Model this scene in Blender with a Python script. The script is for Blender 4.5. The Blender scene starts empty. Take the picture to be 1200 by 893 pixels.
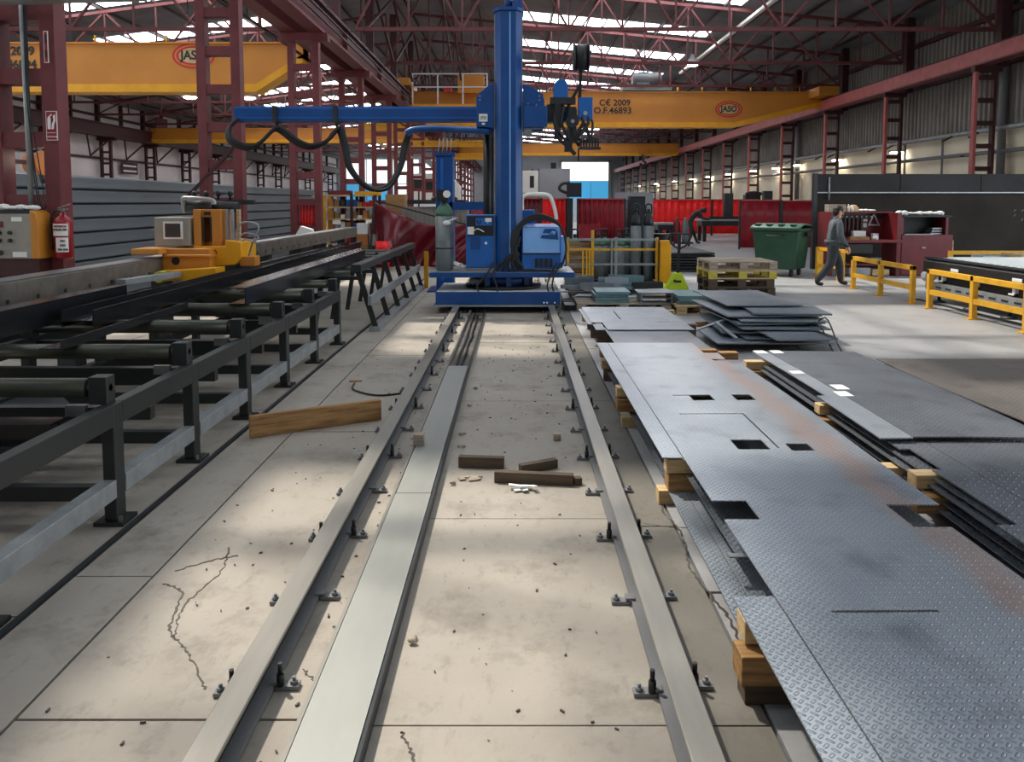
import bpy, bmesh, math, random
from mathutils import Vector, Matrix
rnd = random.Random(11)
sc = bpy.context.scene
C = sc.collection
pi = math.pi

# ------------------------------------------------------------------ camera
cd = bpy.data.cameras.new('camera')
cam = bpy.data.objects.new('camera', cd); C.objects.link(cam)
cam.location = (0, 0, 1.75)
cam.rotation_euler = (math.radians(86), 0, 0)
cd.sensor_width = 36; cd.sensor_fit = 'HORIZONTAL'
cd.lens = 36 * 890 / 1200
cd.shift_x = -4 / 1200; cd.shift_y = -147.3 / 1200
cd.clip_start = .05; cd.clip_end = 400
sc.camera = cam

# ------------------------------------------------------------------ world, sun, exposure
w = bpy.data.worlds.new('sky'); sc.world = w; w.use_nodes = True
wn = w.node_tree.nodes; wl = w.node_tree.links
bg = wn['Background']
bg.inputs[0].default_value = (.86, .93, 1.0, 1)
bg.inputs[1].default_value = 2.9
sun_d = bpy.data.lights.new('sun', 'SUN'); sun_d.energy = 4.8; sun_d.angle = math.radians(2.2)
sun_d.color = (1, .93, .82)
sun = bpy.data.objects.new('sun', sun_d); C.objects.link(sun)
sun.rotation_euler = Vector((.40, -.36, -.80)).to_track_quat('-Z', 'Y').to_euler()
SKYLIGHT = 10.5
vs = sc.view_settings
vs.view_transform = 'Standard'; vs.look = 'None'; vs.gamma = 1; vs.exposure = 0.0
sc.cycles.use_denoising = True
sc.cycles.max_bounces = 8; sc.cycles.diffuse_bounces = 4; sc.cycles.glossy_bounces = 3
sc.cycles.sample_clamp_indirect = 6

# ------------------------------------------------------------------ materials
def lin(h):
    h = h.lstrip('#')
    o = []
    for i in (0, 2, 4):
        v = int(h[i:i+2], 16) / 255
        o.append(v / 12.92 if v <= .04045 else ((v + .055) / 1.055) ** 2.4)
    return (*o, 1)

def mat(name, c, c2=None, scale=6, rough=.5, metal=0, bump=0, bscale=60, lo=.4, hi=.65, world=False, spec=.5, stretch=None):
    m = bpy.data.materials.new(name); m.use_nodes = True
    n = m.node_tree.nodes; l = m.node_tree.links
    b = n['Principled BSDF']
    b.inputs['Base Color'].default_value = lin(c)
    b.inputs['Roughness'].default_value = rough; b.inputs['Metallic'].default_value = metal
    b.inputs['Specular IOR Level'].default_value = spec
    src = None
    if c2 or bump:
        if world:
            src = n.new('ShaderNodeNewGeometry').outputs['Position']
        else:
            src = n.new('ShaderNodeTexCoord').outputs['Object']
        if stretch:
            mp = n.new('ShaderNodeMapping'); mp.inputs['Scale'].default_value = stretch
            l.new(src, mp.inputs[0]); src = mp.outputs[0]
    if c2:
        t = n.new('ShaderNodeTexNoise'); t.inputs['Scale'].default_value = scale; t.inputs['Detail'].default_value = 5
        t.inputs['Roughness'].default_value = .65
        l.new(src, t.inputs['Vector'])
        r = n.new('ShaderNodeValToRGB')
        r.color_ramp.elements[0].position = lo; r.color_ramp.elements[1].position = hi
        r.color_ramp.elements[0].color = lin(c); r.color_ramp.elements[1].color = lin(c2)
        l.new(t.outputs['Fac'], r.inputs[0]); l.new(r.outputs[0], b.inputs['Base Color'])
    if bump:
        t = n.new('ShaderNodeTexNoise'); t.inputs['Scale'].default_value = bscale; t.inputs['Detail'].default_value = 3
        l.new(src, t.inputs['Vector'])
        bp = n.new('ShaderNodeBump'); bp.inputs['Strength'].default_value = bump; bp.inputs['Distance'].default_value = .01
        l.new(t.outputs['Fac'], bp.inputs['Height']); l.new(bp.outputs[0], b.inputs['Normal'])
    return m

def emit(name, c, s):
    m = bpy.data.materials.new(name); m.use_nodes = True
    b = m.node_tree.nodes['Principled BSDF']
    b.inputs['Base Color'].default_value = lin(c)
    b.inputs['Emission Color'].default_value = lin(c); b.inputs['Emission Strength'].default_value = s
    return m

def concrete(name, a, b_, dark, rough=.75, spec=.35):
    m = mat(name, a, b_, scale=.9, rough=rough, bump=.25, bscale=35, world=True, lo=.35, hi=.7, spec=spec)
    n = m.node_tree.nodes; l = m.node_tree.links
    b = n['Principled BSDF']; base = b.inputs['Base Color'].links[0].from_socket
    pos = [x for x in n if x.type == 'NEW_GEOMETRY'][0].outputs['Position']
    def layer(base, scale, lo, hi, col, fac, stretch=(1, 1, 1), detail=6):
        mp = n.new('ShaderNodeMapping'); mp.inputs['Scale'].default_value = stretch
        l.new(pos, mp.inputs[0])
        t = n.new('ShaderNodeTexNoise'); t.inputs['Scale'].default_value = scale; t.inputs['Detail'].default_value = detail
        t.inputs['Roughness'].default_value = .7
        l.new(mp.outputs[0], t.inputs['Vector'])
        r = n.new('ShaderNodeMapRange'); r.inputs[1].default_value = lo; r.inputs[2].default_value = hi; r.inputs[4].default_value = fac
        l.new(t.outputs['Fac'], r.inputs[0])
        mx = n.new('ShaderNodeMix'); mx.data_type = 'RGBA'
        l.new(r.outputs[0], mx.inputs[0]); l.new(base, mx.inputs[6]); mx.inputs[7].default_value = lin(col)
        return mx.outputs[2]
    base = layer(base, 2.2, .52, .72, dark, .55)
    base = layer(base, 14, .55, .8, dark, .5, (1, .5, 1))
    base = layer(base, 60, .62, .75, dark, .45)
    l.new(base, b.inputs['Base Color'])
    return m

def checker(name, a, b_, tint=None, rough=.33, metal=.75, P=.0255, deep=.0065):
    """raised tear-drop tread plate: fine relief as bump, in the plate's own axes"""
    m = mat(name, a, b_, scale=1.6, rough=rough, metal=metal, lo=.35, hi=.7)
    n = m.node_tree.nodes; l = m.node_tree.links
    b = n['Principled BSDF']; base = b.inputs['Base Color'].links[0].from_socket
    tc = [x for x in n if x.type == 'TEX_COORD'][0].outputs['Object']
    sp = n.new('ShaderNodeSeparateXYZ'); l.new(tc, sp.inputs[0])
    def M(op, x, y=None, z=None):
        q = n.new('ShaderNodeMath'); q.operation = op
        for i, v in enumerate((x, y, z)):
            if v is None: continue
            if isinstance(v, (int, float)): q.inputs[i].default_value = v
            else: l.new(v, q.inputs[i])
        return q.outputs[0]
    # rotate by 45 degrees so that lugs alternate in a herringbone
    X = M('DIVIDE', M('ADD', sp.outputs[0], sp.outputs[1]), P * 1.414)
    Y = M('DIVIDE', M('SUBTRACT', sp.outputs[1], sp.outputs[0]), P * 1.414)
    ix, iy = M('FLOOR', X), M('FLOOR', Y)
    fx = M('SUBTRACT', M('FRACT', X), .5); fy = M('SUBTRACT', M('FRACT', Y), .5)
    par = M('FLOORED_MODULO', M('ADD', ix, iy), 2)
    inv = M('SUBTRACT', 1, par)
    u = M('ADD', M('MULTIPLY', fx, inv), M('MULTIPLY', fy, par))
    v = M('ADD', M('MULTIPLY', fy, inv), M('MULTIPLY', fx, par))
    d = M('SQRT', M('ADD', M('POWER', M('DIVIDE', u, .50), 2), M('POWER', M('DIVIDE', v, .17), 2)))
    hgt = n.new('ShaderNodeMapRange'); hgt.interpolation_type = 'SMOOTHSTEP'
    hgt.inputs[1].default_value = 1.0; hgt.inputs[2].default_value = .45
    l.new(d, hgt.inputs[0])
    bp = n.new('ShaderNodeBump'); bp.inputs['Strength'].default_value = 1; bp.inputs['Distance'].default_value = deep
    l.new(hgt.outputs[0], bp.inputs['Height']); l.new(bp.outputs[0], b.inputs['Normal'])
    # worn lug tops are a little brighter
    mx = n.new('ShaderNodeMix'); mx.data_type = 'RGBA'; mx.inputs[7].default_value = lin('#c4c8cc')
    l.new(M('MULTIPLY', hgt.outputs[0], .08), mx.inputs[0]); l.new(base, mx.inputs[6])
    base = mx.outputs[2]
    # dark ring round each lug: its shade, put into the colour
    lug_shade = n.new('ShaderNodeMapRange'); lug_shade.interpolation_type = 'SMOOTHSTEP'
    lug_shade.inputs[1].default_value = .42; lug_shade.inputs[2].default_value = .0
    l.new(M('ABSOLUTE', M('SUBTRACT', d, 1.15)), lug_shade.inputs[0])
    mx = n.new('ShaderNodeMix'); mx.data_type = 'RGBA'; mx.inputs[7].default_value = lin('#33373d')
    l.new(M('MULTIPLY', lug_shade.outputs[0], .7), mx.inputs[0]); l.new(base, mx.inputs[6]); base = mx.outputs[2]
    # scuffs
    t = n.new('ShaderNodeTexNoise'); t.inputs['Scale'].default_value = 3.5; t.inputs['Detail'].default_value = 8
    l.new(tc, t.inputs['Vector'])
    r = n.new('ShaderNodeMapRange'); r.inputs[1].default_value = .55; r.inputs[2].default_value = .8; r.inputs[4].default_value = .5
    l.new(t.outputs['Fac'], r.inputs[0])
    mx = n.new('ShaderNodeMix'); mx.data_type = 'RGBA'; mx.inputs[7].default_value = lin('#3a3d44')
    l.new(r.outputs[0], mx.inputs[0]); l.new(base, mx.inputs[6]); base = mx.outputs[2]
    if tint:   # rusty band along the sheet
        cx, wd = tint
        nz = M('MULTIPLY', M('SUBTRACT', t.outputs['Fac'], .5), .25)
        off = M('ABSOLUTE', M('SUBTRACT', M('ADD', sp.outputs[0], nz), cx))
        rr = n.new('ShaderNodeMapRange'); rr.interpolation_type = 'SMOOTHSTEP'
        rr.inputs[1].default_value = wd; rr.inputs[2].default_value = .01; rr.inputs[4].default_value = .42
        l.new(off, rr.inputs[0])
        mx = n.new('ShaderNodeMix'); mx.data_type = 'RGBA'; mx.inputs[7].default_value = lin('#b88a6c')
        l.new(rr.outputs[0], mx.inputs[0]); l.new(base, mx.inputs[6]); base = mx.outputs[2]
    l.new(base, b.inputs['Base Color'])
    return m

MT = {}
def reg(k, *a, **kw): MT[k] = mat(k, *a, **kw)
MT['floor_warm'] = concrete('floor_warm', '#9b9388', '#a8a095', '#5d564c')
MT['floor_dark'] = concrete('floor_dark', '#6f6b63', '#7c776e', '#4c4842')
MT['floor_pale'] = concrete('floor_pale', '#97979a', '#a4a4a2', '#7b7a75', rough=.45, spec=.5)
reg('under', '#3a362f')
reg('crack', '#4a433a')
reg('red', '#713033', '#62282b', rough=.55, scale=3)
reg('truss_red', '#632a2c', '#54201f', rough=.6, scale=3)
reg('red_dark', '#451a1c', '#351315', rough=.6, scale=3)
reg('pinkred', '#b4605c', '#a3524f', rough=.5, scale=3)
reg('roof', '#7b7c80', '#68696d', rough=.8, scale=.6, world=True)
reg('purlin', '#33201f', rough=.7)
reg('white_wall', '#efe9e7', '#d6cecd', rough=.8, scale=.25, world=True)
reg('beige_wall', '#f0e6cf', '#d8ccb0', rough=.85, scale=.3, world=True)
reg('corr', '#8d8880', '#77726b', rough=.6, scale=.8, world=True)
reg('grey_panel', '#6f767b', '#626a70', rough=.5, scale=.5, stretch=(1, .2, 4))
reg('pipe', '#77787a', rough=.5)
reg('orange', '#ca842d', '#be7926', rough=.45, scale=.5)
reg('yellow', '#e8a410', '#d9960c', rough=.45, scale=2)
reg('rail_yellow', '#dca424', '#b98316', rough=.5, scale=5, lo=.5, hi=.8)
reg('blue', '#06498a', '#053f7c', rough=.35, scale=2)
reg('blue_mid', '#1763b2', '#155ba4', rough=.4, scale=3)
reg('blue_light', '#7fb2ec', '#74a8e2', rough=.4, scale=3)
reg('black', '#17181a', rough=.5)
reg('rubber', '#1b1c1e', rough=.6)
reg('dark_steel', '#33373a', '#2a2d30', rough=.45, scale=4, metal=.3)
reg('mill', '#2e3033', '#25272a', rough=.24, scale=2, metal=.4, spec=.8, stretch=(1, .2, 1))
reg('frame_green', '#252a28', '#1e2223', rough=.45, scale=4)
reg('roller', '#4a4a3e', '#3c3d35', rough=.35, scale=3, metal=.4)
reg('track_grey', '#6e675d', '#544e47', rough=.5, scale=5)
reg('steel', '#9a9c9c', '#85888a', rough=.35, scale=6, metal=.8)
reg('galv', '#a3a7a8', '#8f9496', rough=.45, scale=6, metal=.5)
reg('railsteel', '#938f87', '#7e7a72', rough=.4, scale=3, metal=.35, stretch=(1, .1, 1))
reg('duct', '#a3a39c', '#93938c', rough=.42, scale=1.2, metal=.3, stretch=(1, .3, 1))
reg('wood', '#a9814f', '#7b5632', rough=.7, scale=3, stretch=(1, 12, 12))
reg('wood_dark', '#5c4c3c', '#47392c', rough=.75, scale=3, stretch=(1, 12, 12))
reg('wood_pale', '#d0b488', '#a88a5c', rough=.7, scale=3, stretch=(1, 10, 10))
reg('wood_old', '#b0a391', '#80715f', rough=.8, scale=3, stretch=(1, 10, 10))
reg('pallet_yellow', '#d2c93a', '#b5a83c', rough=.7, scale=5)
reg('grey_box', '#9a978c', '#89867b', rough=.5, scale=3)
reg('white', '#e6e6e2', rough=.6)
reg('paper', '#e8e6df', rough=.8)
reg('signred', '#8e1f26', rough=.5)
reg('brightred', '#c51722', rough=.4)
reg('extred', '#8f1a22', rough=.25)
reg('curtain', '#ff1a1c', '#f01014', rough=.45, scale=2)
reg('curtain_dark', '#9a1624', '#7d1220', rough=.4, scale=1.5)
reg('tarp', '#6a1420', '#561019', rough=.25, scale=2)
reg('bench_red', '#6d1a20', '#58141a', rough=.45, scale=2)
reg('partition', '#38332f', '#2c2825', rough=.75, scale=.8, spec=.15)
reg('partition_top', '#3b3b3b', '#313130', rough=.75, scale=.8, spec=.2)
reg('green_bin', '#1f4a34', '#1a402d', rough=.45, scale=3)
reg('green_bin_lid', '#5b7a6a', '#4c6b5b', rough=.45, scale=3)
reg('cyl_green', '#3f6b52', rough=.4)
reg('cyl_grey', '#6e7577', '#606769', rough=.4, scale=4)
reg('lime', '#b6d021', '#a7c01c', rough=.4, scale=4)
reg('skin', '#c58f72', rough=.55)
reg('hair', '#1d1613', rough=.6)
reg('work_grey', '#596064', '#4c5357', rough=.85, scale=5)
reg('work_dark', '#34393e', '#2a2f33', rough=.85, scale=5)
reg('work_light', '#8c9698', rough=.8)
reg('boot', '#1f1d1c', rough=.6)
reg('teal_paint', '#6f8f92', '#5d7b7e', rough=.5, scale=4)
reg('cut_steel', '#8e979b', '#757e83', rough=.4, scale=4, metal=.5)
reg('tape', '#e4e7e6', rough=.6)
reg('laser_white', '#d9dddd', rough=.5)
reg('grey_building', '#a3a4a6', '#94959a', rough=.7, scale=.4)
reg('screen', '#3a3130', rough=.3)
reg('copper', '#b5713c', rough=.5)
MT['skylight'] = emit('skylight', '#f7f9ff', SKYLIGHT)
MT['skylight_far'] = emit('skylight_far', '#f2f6ff', SKYLIGHT * .7)
MT['door_glow'] = emit('door_glow', '#eef3f2', 1.2)
MT['door_blue'] = emit('door_blue', '#4fb4ea', .55)
MT['lamp'] = emit('lamp', '#fff3dc', 30)
MT['red_lit'] = emit('red_lit', '#ff2018', .25)
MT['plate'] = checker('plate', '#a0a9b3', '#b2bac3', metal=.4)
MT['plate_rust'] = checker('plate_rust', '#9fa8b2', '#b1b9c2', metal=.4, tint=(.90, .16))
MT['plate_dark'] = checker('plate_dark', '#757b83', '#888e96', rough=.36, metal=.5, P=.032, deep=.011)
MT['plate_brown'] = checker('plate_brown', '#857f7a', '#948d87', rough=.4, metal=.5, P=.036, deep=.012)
reg('plate_flat', '#78818a', '#8a939c', rough=.36, metal=.5, scale=2)
reg('plate_edge', '#2a2d31', rough=.5, metal=.5)

# ------------------------------------------------------------------ mesh builder
class MB:
    def __init__(s): s.v = []; s.f = []; s.sm = []
    def add(s, vs, fs, smooth=False):
        o = len(s.v); s.v += [tuple(v) for v in vs]
        for f in fs: s.f.append(tuple(i + o for i in f)); s.sm.append(smooth)
        return s
    def box(s, x0, x1, y0, y1, z0, z1):
        return s.add([(x0,y0,z0),(x1,y0,z0),(x1,y1,z0),(x0,y1,z0),(x0,y0,z1),(x1,y0,z1),(x1,y1,z1),(x0,y1,z1)],
              [(0,3,2,1),(4,5,6,7),(0,1,5,4),(1,2,6,5),(2,3,7,6),(3,0,4,7)])
    def bar(s, p, q, w, h, up=(0,0,1)):
        p, q = Vector(p), Vector(q); d = (q - p).normalized(); up = Vector(up)
        if abs(d.dot(up)) > .99: up = Vector((0, 1, 0))
        a = d.cross(up).normalized() * (w / 2); b = a.cross(d).normalized() * (h / 2)
        return s.add([p-a-b, p+a-b, p+a+b, p-a+b, q-a-b, q+a-b, q+a+b, q-a+b],
              [(0,1,2,3),(7,6,5,4),(0,4,5,1),(1,5,6,2),(2,6,7,3),(3,7,4,0)])
    def tube(s, pts, r, n=8, smooth=True):
        pts = [Vector(p) for p in pts]; k = len(pts)
        rs = r if isinstance(r, (list, tuple)) else [r] * k
        ref = None; rings = []
        for i, p in enumerate(pts):
            d = (pts[min(i+1, k-1)] - pts[max(i-1, 0)]).normalized()
            if ref is None:
                ref = Vector((0, 0, 1)) if abs(d.z) < .9 else Vector((1, 0, 0))
            a = (ref - d * ref.dot(d)).normalized(); b = d.cross(a); ref = a
            rings.append([p + (a * math.cos(t) + b * math.sin(t)) * rs[i] for t in [2*pi*j/n for j in range(n)]])
        vs = [v for rg in rings for v in rg]; fs = []
        for i in range(k - 1):
            for j in range(n):
                fs.append((i*n+j, i*n+(j+1) % n, (i+1)*n+(j+1) % n, (i+1)*n+j))
        s.add(vs, fs, smooth)
        o = len(s.v) - len(vs)
        s.f += [tuple(o+j for j in reversed(range(n))), tuple(o+(k-1)*n+j for j in range(n))]; s.sm += [False, False]
        return s
    def cyl(s, p, q, r, n=12): return s.tube([p, q], r, n)
    def prism(s, poly, axis, a, b):
        k = len(poly)
        def mk(t):
            if axis == 'x': return [(t, p[0], p[1]) for p in poly]
            if axis == 'y': return [(p[0], t, p[1]) for p in poly]
            return [(p[0], p[1], t) for p in poly]
        fs = [tuple(range(k)), tuple(reversed(range(k, 2*k)))] + [(i, i+k, (i+1) % k + k, (i+1) % k) for i in range(k)]
        return s.add(mk(a) + mk(b), fs)
    def lathe(s, prof, c, n=16):
        vs = []; fs = []
        for r, z in prof:
            vs += [(c[0] + r*math.cos(2*pi*j/n), c[1] + r*math.sin(2*pi*j/n), c[2] + z) for j in range(n)]
        k = len(prof)
        for i in range(k - 1):
            for j in range(n): fs.append((i*n+j, i*n+(j+1) % n, (i+1)*n+(j+1) % n, (i+1)*n+j))
        s.add(vs, fs, True); o = len(s.v) - len(vs)
        s.f += [tuple(o+j for j in reversed(range(n))), tuple(o+(k-1)*n+j for j in range(n))]; s.sm += [False, False]
        return s
    def ball(s, c, r, n=10, m=7):
        if isinstance(r, (int, float)): r = (r, r, r)
        vs = []; fs = []
        for i in range(m + 1):
            t = pi * i / m; st = max(math.sin(t), .02)
            vs += [(c[0]+r[0]*st*math.cos(2*pi*j/n), c[1]+r[1]*st*math.sin(2*pi*j/n), c[2]-r[2]*math.cos(t)) for j in range(n)]
        for i in range(m):
            for j in range(n): fs.append((i*n+j, i*n+(j+1) % n, (i+1)*n+(j+1) % n, (i+1)*n+j))
        return s.add(vs, fs, True)
    def grid(s, P, nu, nv, smooth=True):
        """P(u,v) -> point, u,v in 0..1"""
        vs = [P(i/nu, j/nv) for j in range(nv+1) for i in range(nu+1)]
        fs = [(j*(nu+1)+i, j*(nu+1)+i+1, (j+1)*(nu+1)+i+1, (j+1)*(nu+1)+i) for j in range(nv) for i in range(nu)]
        return s.add(vs, fs, smooth)
    def build(s, name, m, parent=None, bev=0, kind=None, thick=0, label=None):
        off = Vector((0, 0, 0))
        if parent is not None:
            q = parent
            while q is not None: off += q.location; q = q.parent
        me = bpy.data.meshes.new(name)
        me.from_pydata([tuple(Vector(v) - off) for v in s.v], [], s.f)
        me.polygons.foreach_set('use_smooth', s.sm)
        me.validate(); me.update()
        bm = bmesh.new(); bm.from_mesh(me)
        bmesh.ops.recalc_face_normals(bm, faces=bm.faces); bm.to_mesh(me); bm.free()
        me.materials.append(MT[m] if isinstance(m, str) else m)
        o = bpy.data.objects.new(name, me); C.objects.link(o)
        if parent is not None: o.parent = parent
        if bev:
            b = o.modifiers.new('bevel', 'BEVEL'); b.width = bev; b.segments = 2; b.limit_method = 'ANGLE'
        if thick:
            b = o.modifiers.new('solid', 'SOLIDIFY'); b.thickness = thick; b.offset = 0
        if kind: o['kind'] = kind
        if label: o['label'] = label
        return o

def box(name, m, parent, x0, x1, y0, y1, z0, z1, bev=0, **k): return MB().box(x0, x1, y0, y1, z0, z1).build(name, m, parent, bev, **k)
def bar(name, m, parent, p, q, w, h, **k): return MB().bar(p, q, w, h).build(name, m, parent, **k)
def tube(name, m, parent, pts, r, n=8, **k): return MB().tube(pts, r, n).build(name, m, parent, **k)

def tag(o, label, cat, group=None):
    o['label'] = label; o['category'] = cat
    if group: o['group'] = group
    return o
def thing(name, label, cat, loc=(0, 0, 0), group=None):
    o = bpy.data.objects.new(name, None); C.objects.link(o); o.location = loc
    o.empty_display_size = .1
    return tag(o, label, cat, group)
def dup(root, loc, rz=None, label=None, group=None):
    r = root.copy(); C.objects.link(r); r.location = loc
    if rz is not None: r.rotation_euler = (0, 0, rz)
    if label: r['label'] = label
    if group: r['group'] = group
    for ch in list(root.children):
        c = ch.copy(); C.objects.link(c); c.parent = r
        for g in list(ch.children):
            d = g.copy(); C.objects.link(d); d.parent = c
    return r
def inst(o, loc, parent=None):
    c = o.copy(); C.objects.link(c); c.location = loc
    if parent is not None: c.parent = parent
    return c
def struct(o): o['kind'] = 'structure'; return o
def smooth_path(pts, k=6):
    pts = [Vector(p) for p in pts]; out = []
    for i in range(len(pts) - 1):
        p0 = pts[max(i-1, 0)]; p1 = pts[i]; p2 = pts[i+1]; p3 = pts[min(i+2, len(pts)-1)]
        for j in range(k):
            t = j / k
            out.append(.5 * ((2*p1) + (p2-p0)*t + (2*p0-5*p1+4*p2-p3)*t*t + (3*p1-p0-3*p2+p3)*t**3))
    out.append(pts[-1]); return out
def text(txt, name, m, parent, loc, size, rot=(pi/2, 0, 0), sx=1, bold=0, ext=.004):
    cu = bpy.data.curves.new(name, 'FONT'); cu.body = txt; cu.size = size; cu.align_x = 'CENTER'; cu.align_y = 'CENTER'
    cu.extrude = ext; cu.offset = bold; cu.resolution_u = 3
    t = bpy.data.objects.new('tmp', cu); C.objects.link(t)
    dg = bpy.context.evaluated_depsgraph_get()
    me = bpy.data.meshes.new_from_object(t.evaluated_get(dg))
    bpy.data.objects.remove(t)
    me.name = name; me.materials.clear(); me.materials.append(MT[m])
    o = bpy.data.objects.new(name, me); C.objects.link(o)
    off = Vector((0, 0, 0)); q = parent
    while q is not None: off += q.location; q = q.parent
    o.location = Vector(loc) - off; o.rotation_euler = rot; o.scale = (sx, 1, 1); o.parent = parent
    o['kind'] = 'stuff' if False else 'thing'
    del o['kind']
    return o
# ================================================================== SETTING
# ---- floor: slabs with recessed joints on a dark bed
floor = struct(box('floor', 'under', None, -28, 17.5, -4, 118, -.3, -.035))
def slabs(x0, x1, ys, m, gap=.012):
    for a, b in zip(ys[:-1], ys[1:]):
        dz = rnd.uniform(-.002, .0)
        g = gap / 2
        box('floor_slab', m, floor, x0 + g, x1 - g, a + g, b - g, -.12, dz)
far = [18, 24, 30, 36, 42, 48, 54, 60, 66, 72, 78, 90, 104, 118]
slabs(-28, -21, [-4, 6, 12] + far, 'floor_warm'); slabs(-21, -14, [-4, 6, 12] + far, 'floor_warm')
slabs(-14, -8, [-4, 2, 7, 12] + far, 'floor_warm')
slabs(-8, -4.9, [-4, .5, 4.5, 8.6, 13] + far, 'floor_warm')
slabs(-4.9, -2.07, [-4, 0, 3.1, 6.3, 9.6, 13] + far, 'floor_warm')
slabs(-2.07, -1.70, [-4, 1.4, 3.45, 6.2, 9.2, 13] + far, 'floor_warm')
slabs(-1.70, -.62, [-4, .9, 2.46, 5.7, 8.6, 13] + far, 'floor_warm')
slabs(-.62, .62, [-4, .8, 2.43, 4.1, 6.6, 9.4, 13] + far, 'floor_warm', .008)
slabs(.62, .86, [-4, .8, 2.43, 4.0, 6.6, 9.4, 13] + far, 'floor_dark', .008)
slabs(.86, 3.4, [-4, 1.2, 3.3, 6, 9, 13] + far, 'floor_pale', .02)
slabs(3.4, 8.2, [-4, 3, 8, 13] + far, 'floor_pale'); slabs(8.2, 12.5, [-4, 3, 8, 13] + far, 'floor_pale'); slabs(12.5, 17.5, [-4, 3, 8, 13] + far, 'floor_pale')
def crack(pts, wd):
    mb = MB(); pts = smooth_path(pts, 14)
    for p in pts[1:-1]: p += Vector((rnd.uniform(-.007, .007), rnd.uniform(-.007, .007), 0))
    for i, (p, q) in enumerate(zip(pts[:-1], pts[1:])):
        mb.bar((p.x, p.y, -.002), (q.x, q.y, -.002), wd * rnd.uniform(.25, 1), .0046)
    mb.build('floor_crack', 'crack', floor)
crack([(-1.62, 3.38, 0), (-1.5, 3.3, 0), (-1.42, 3.0, 0), (-1.28, 2.85, 0), (-1.12, 2.62, 0)], .012)
crack([(-1.46, 3.75, 0), (-1.40, 3.5, 0), (-1.44, 3.2, 0), (-1.38, 2.95, 0)], .010)
crack([(-1.62, 3.5, 0), (-1.5, 3.6, 0), (-1.38, 3.66, 0)], .014)
crack([(-.38, 2.4, 0), (-.33, 2.3, 0), (-.30, 2.15, 0), (-.26, 2.02, 0)], .012)
crack([(.66, 4.05, 0), (.8, 4.0, 0), (.92, 3.98, 0)], .01)
crack([(.87, 4.5, 0), (.84, 4.2, 0), (.88, 3.9, 0), (.84, 3.5, 0), (.9, 3.1, 0), (.88, 2.8, 0)], .016)
crack([(-.62, 2.62, 0), (-.72, 2.66, 0), (-.8, 2.74, 0)], .006)
# angle edging let into the floor in front of the roller table
ed = MB().bar((-2.085, -1, .004), (-2.085, 30, .004), .022, .02)
ed.build('edging', 'dark_steel', floor)

# ---- walls
wl_ = struct(box('wall_left', 'white_wall', None, -27.5, -27.2, 20, 117, 0, 9))
for k in range(13):
    y = 37.7 + 6 * k
    c = MB()
    for dx in (-26.9, -26.3): c.box(dx - .08, dx + .08, y - .1, y + .1, 0, 6)
    for j in range(8): c.box(-26.9, -26.3, y - .06, y + .06, .6 + j * .72, .74 + j * .72)
    c.box(-27.1, -25.9, y - .14, y + .14, 5.75, 6)
    c.build('lattice_column', 'red_dark', wl_)
    box('wall_post', 'red_dark', wl_, -27.2, -26.95, y - .12, y + .12, 6, 9)
    if k < 12: box('wall_post', 'red_dark', wl_, -27.2, -27.0, y + 2.9, y + 3.1, 6.6, 9)
for z in (3.2, 4.55, 7.3, 8.4): box('girt', 'red_dark', wl_, -27.2, -27.02, 20, 116, z, z + .14)
rb = box('runway_beam', 'red_dark', wl_, -26.5, -26.1, 20, 116, 6.0, 6.7)
box('beam_flange', 'red_dark', rb, -26.7, -25.9, 20, 116, 5.94, 6.0); box('beam_flange', 'red_dark', rb, -26.65, -25.95, 20, 116, 6.7, 6.76)
for k in range(16):
    y = 38 + 4.5 * k
    MB().bar((-26.3, y, 5.9), (-26.9, y + 1.4, 4.7), .09, .09).bar((-26.3, y + 2.8, 5.9), (-26.9, y + 1.4, 4.7), .09, .09).build('knee_brace', 'red_dark', wl_)
box('notice_board', 'red', wl_, -26.5, -26.4, 56.4, 58.2, 6.9, 8.0)
nb = box('notice_board', 'red_dark', wl_, -26.95, -26.9, 52.2, 54.4, 3.7, 4.5)
for i in range(2): box('notice_line', 'white', nb, -26.9, -26.89, 52.4, 54.2, 4.2 - .35*i, 4.32 - .35*i)

wr = struct(box('wall_right', 'beige_wall', None, 16.5, 16.8, 18, 117, 0, 4.25))
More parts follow.
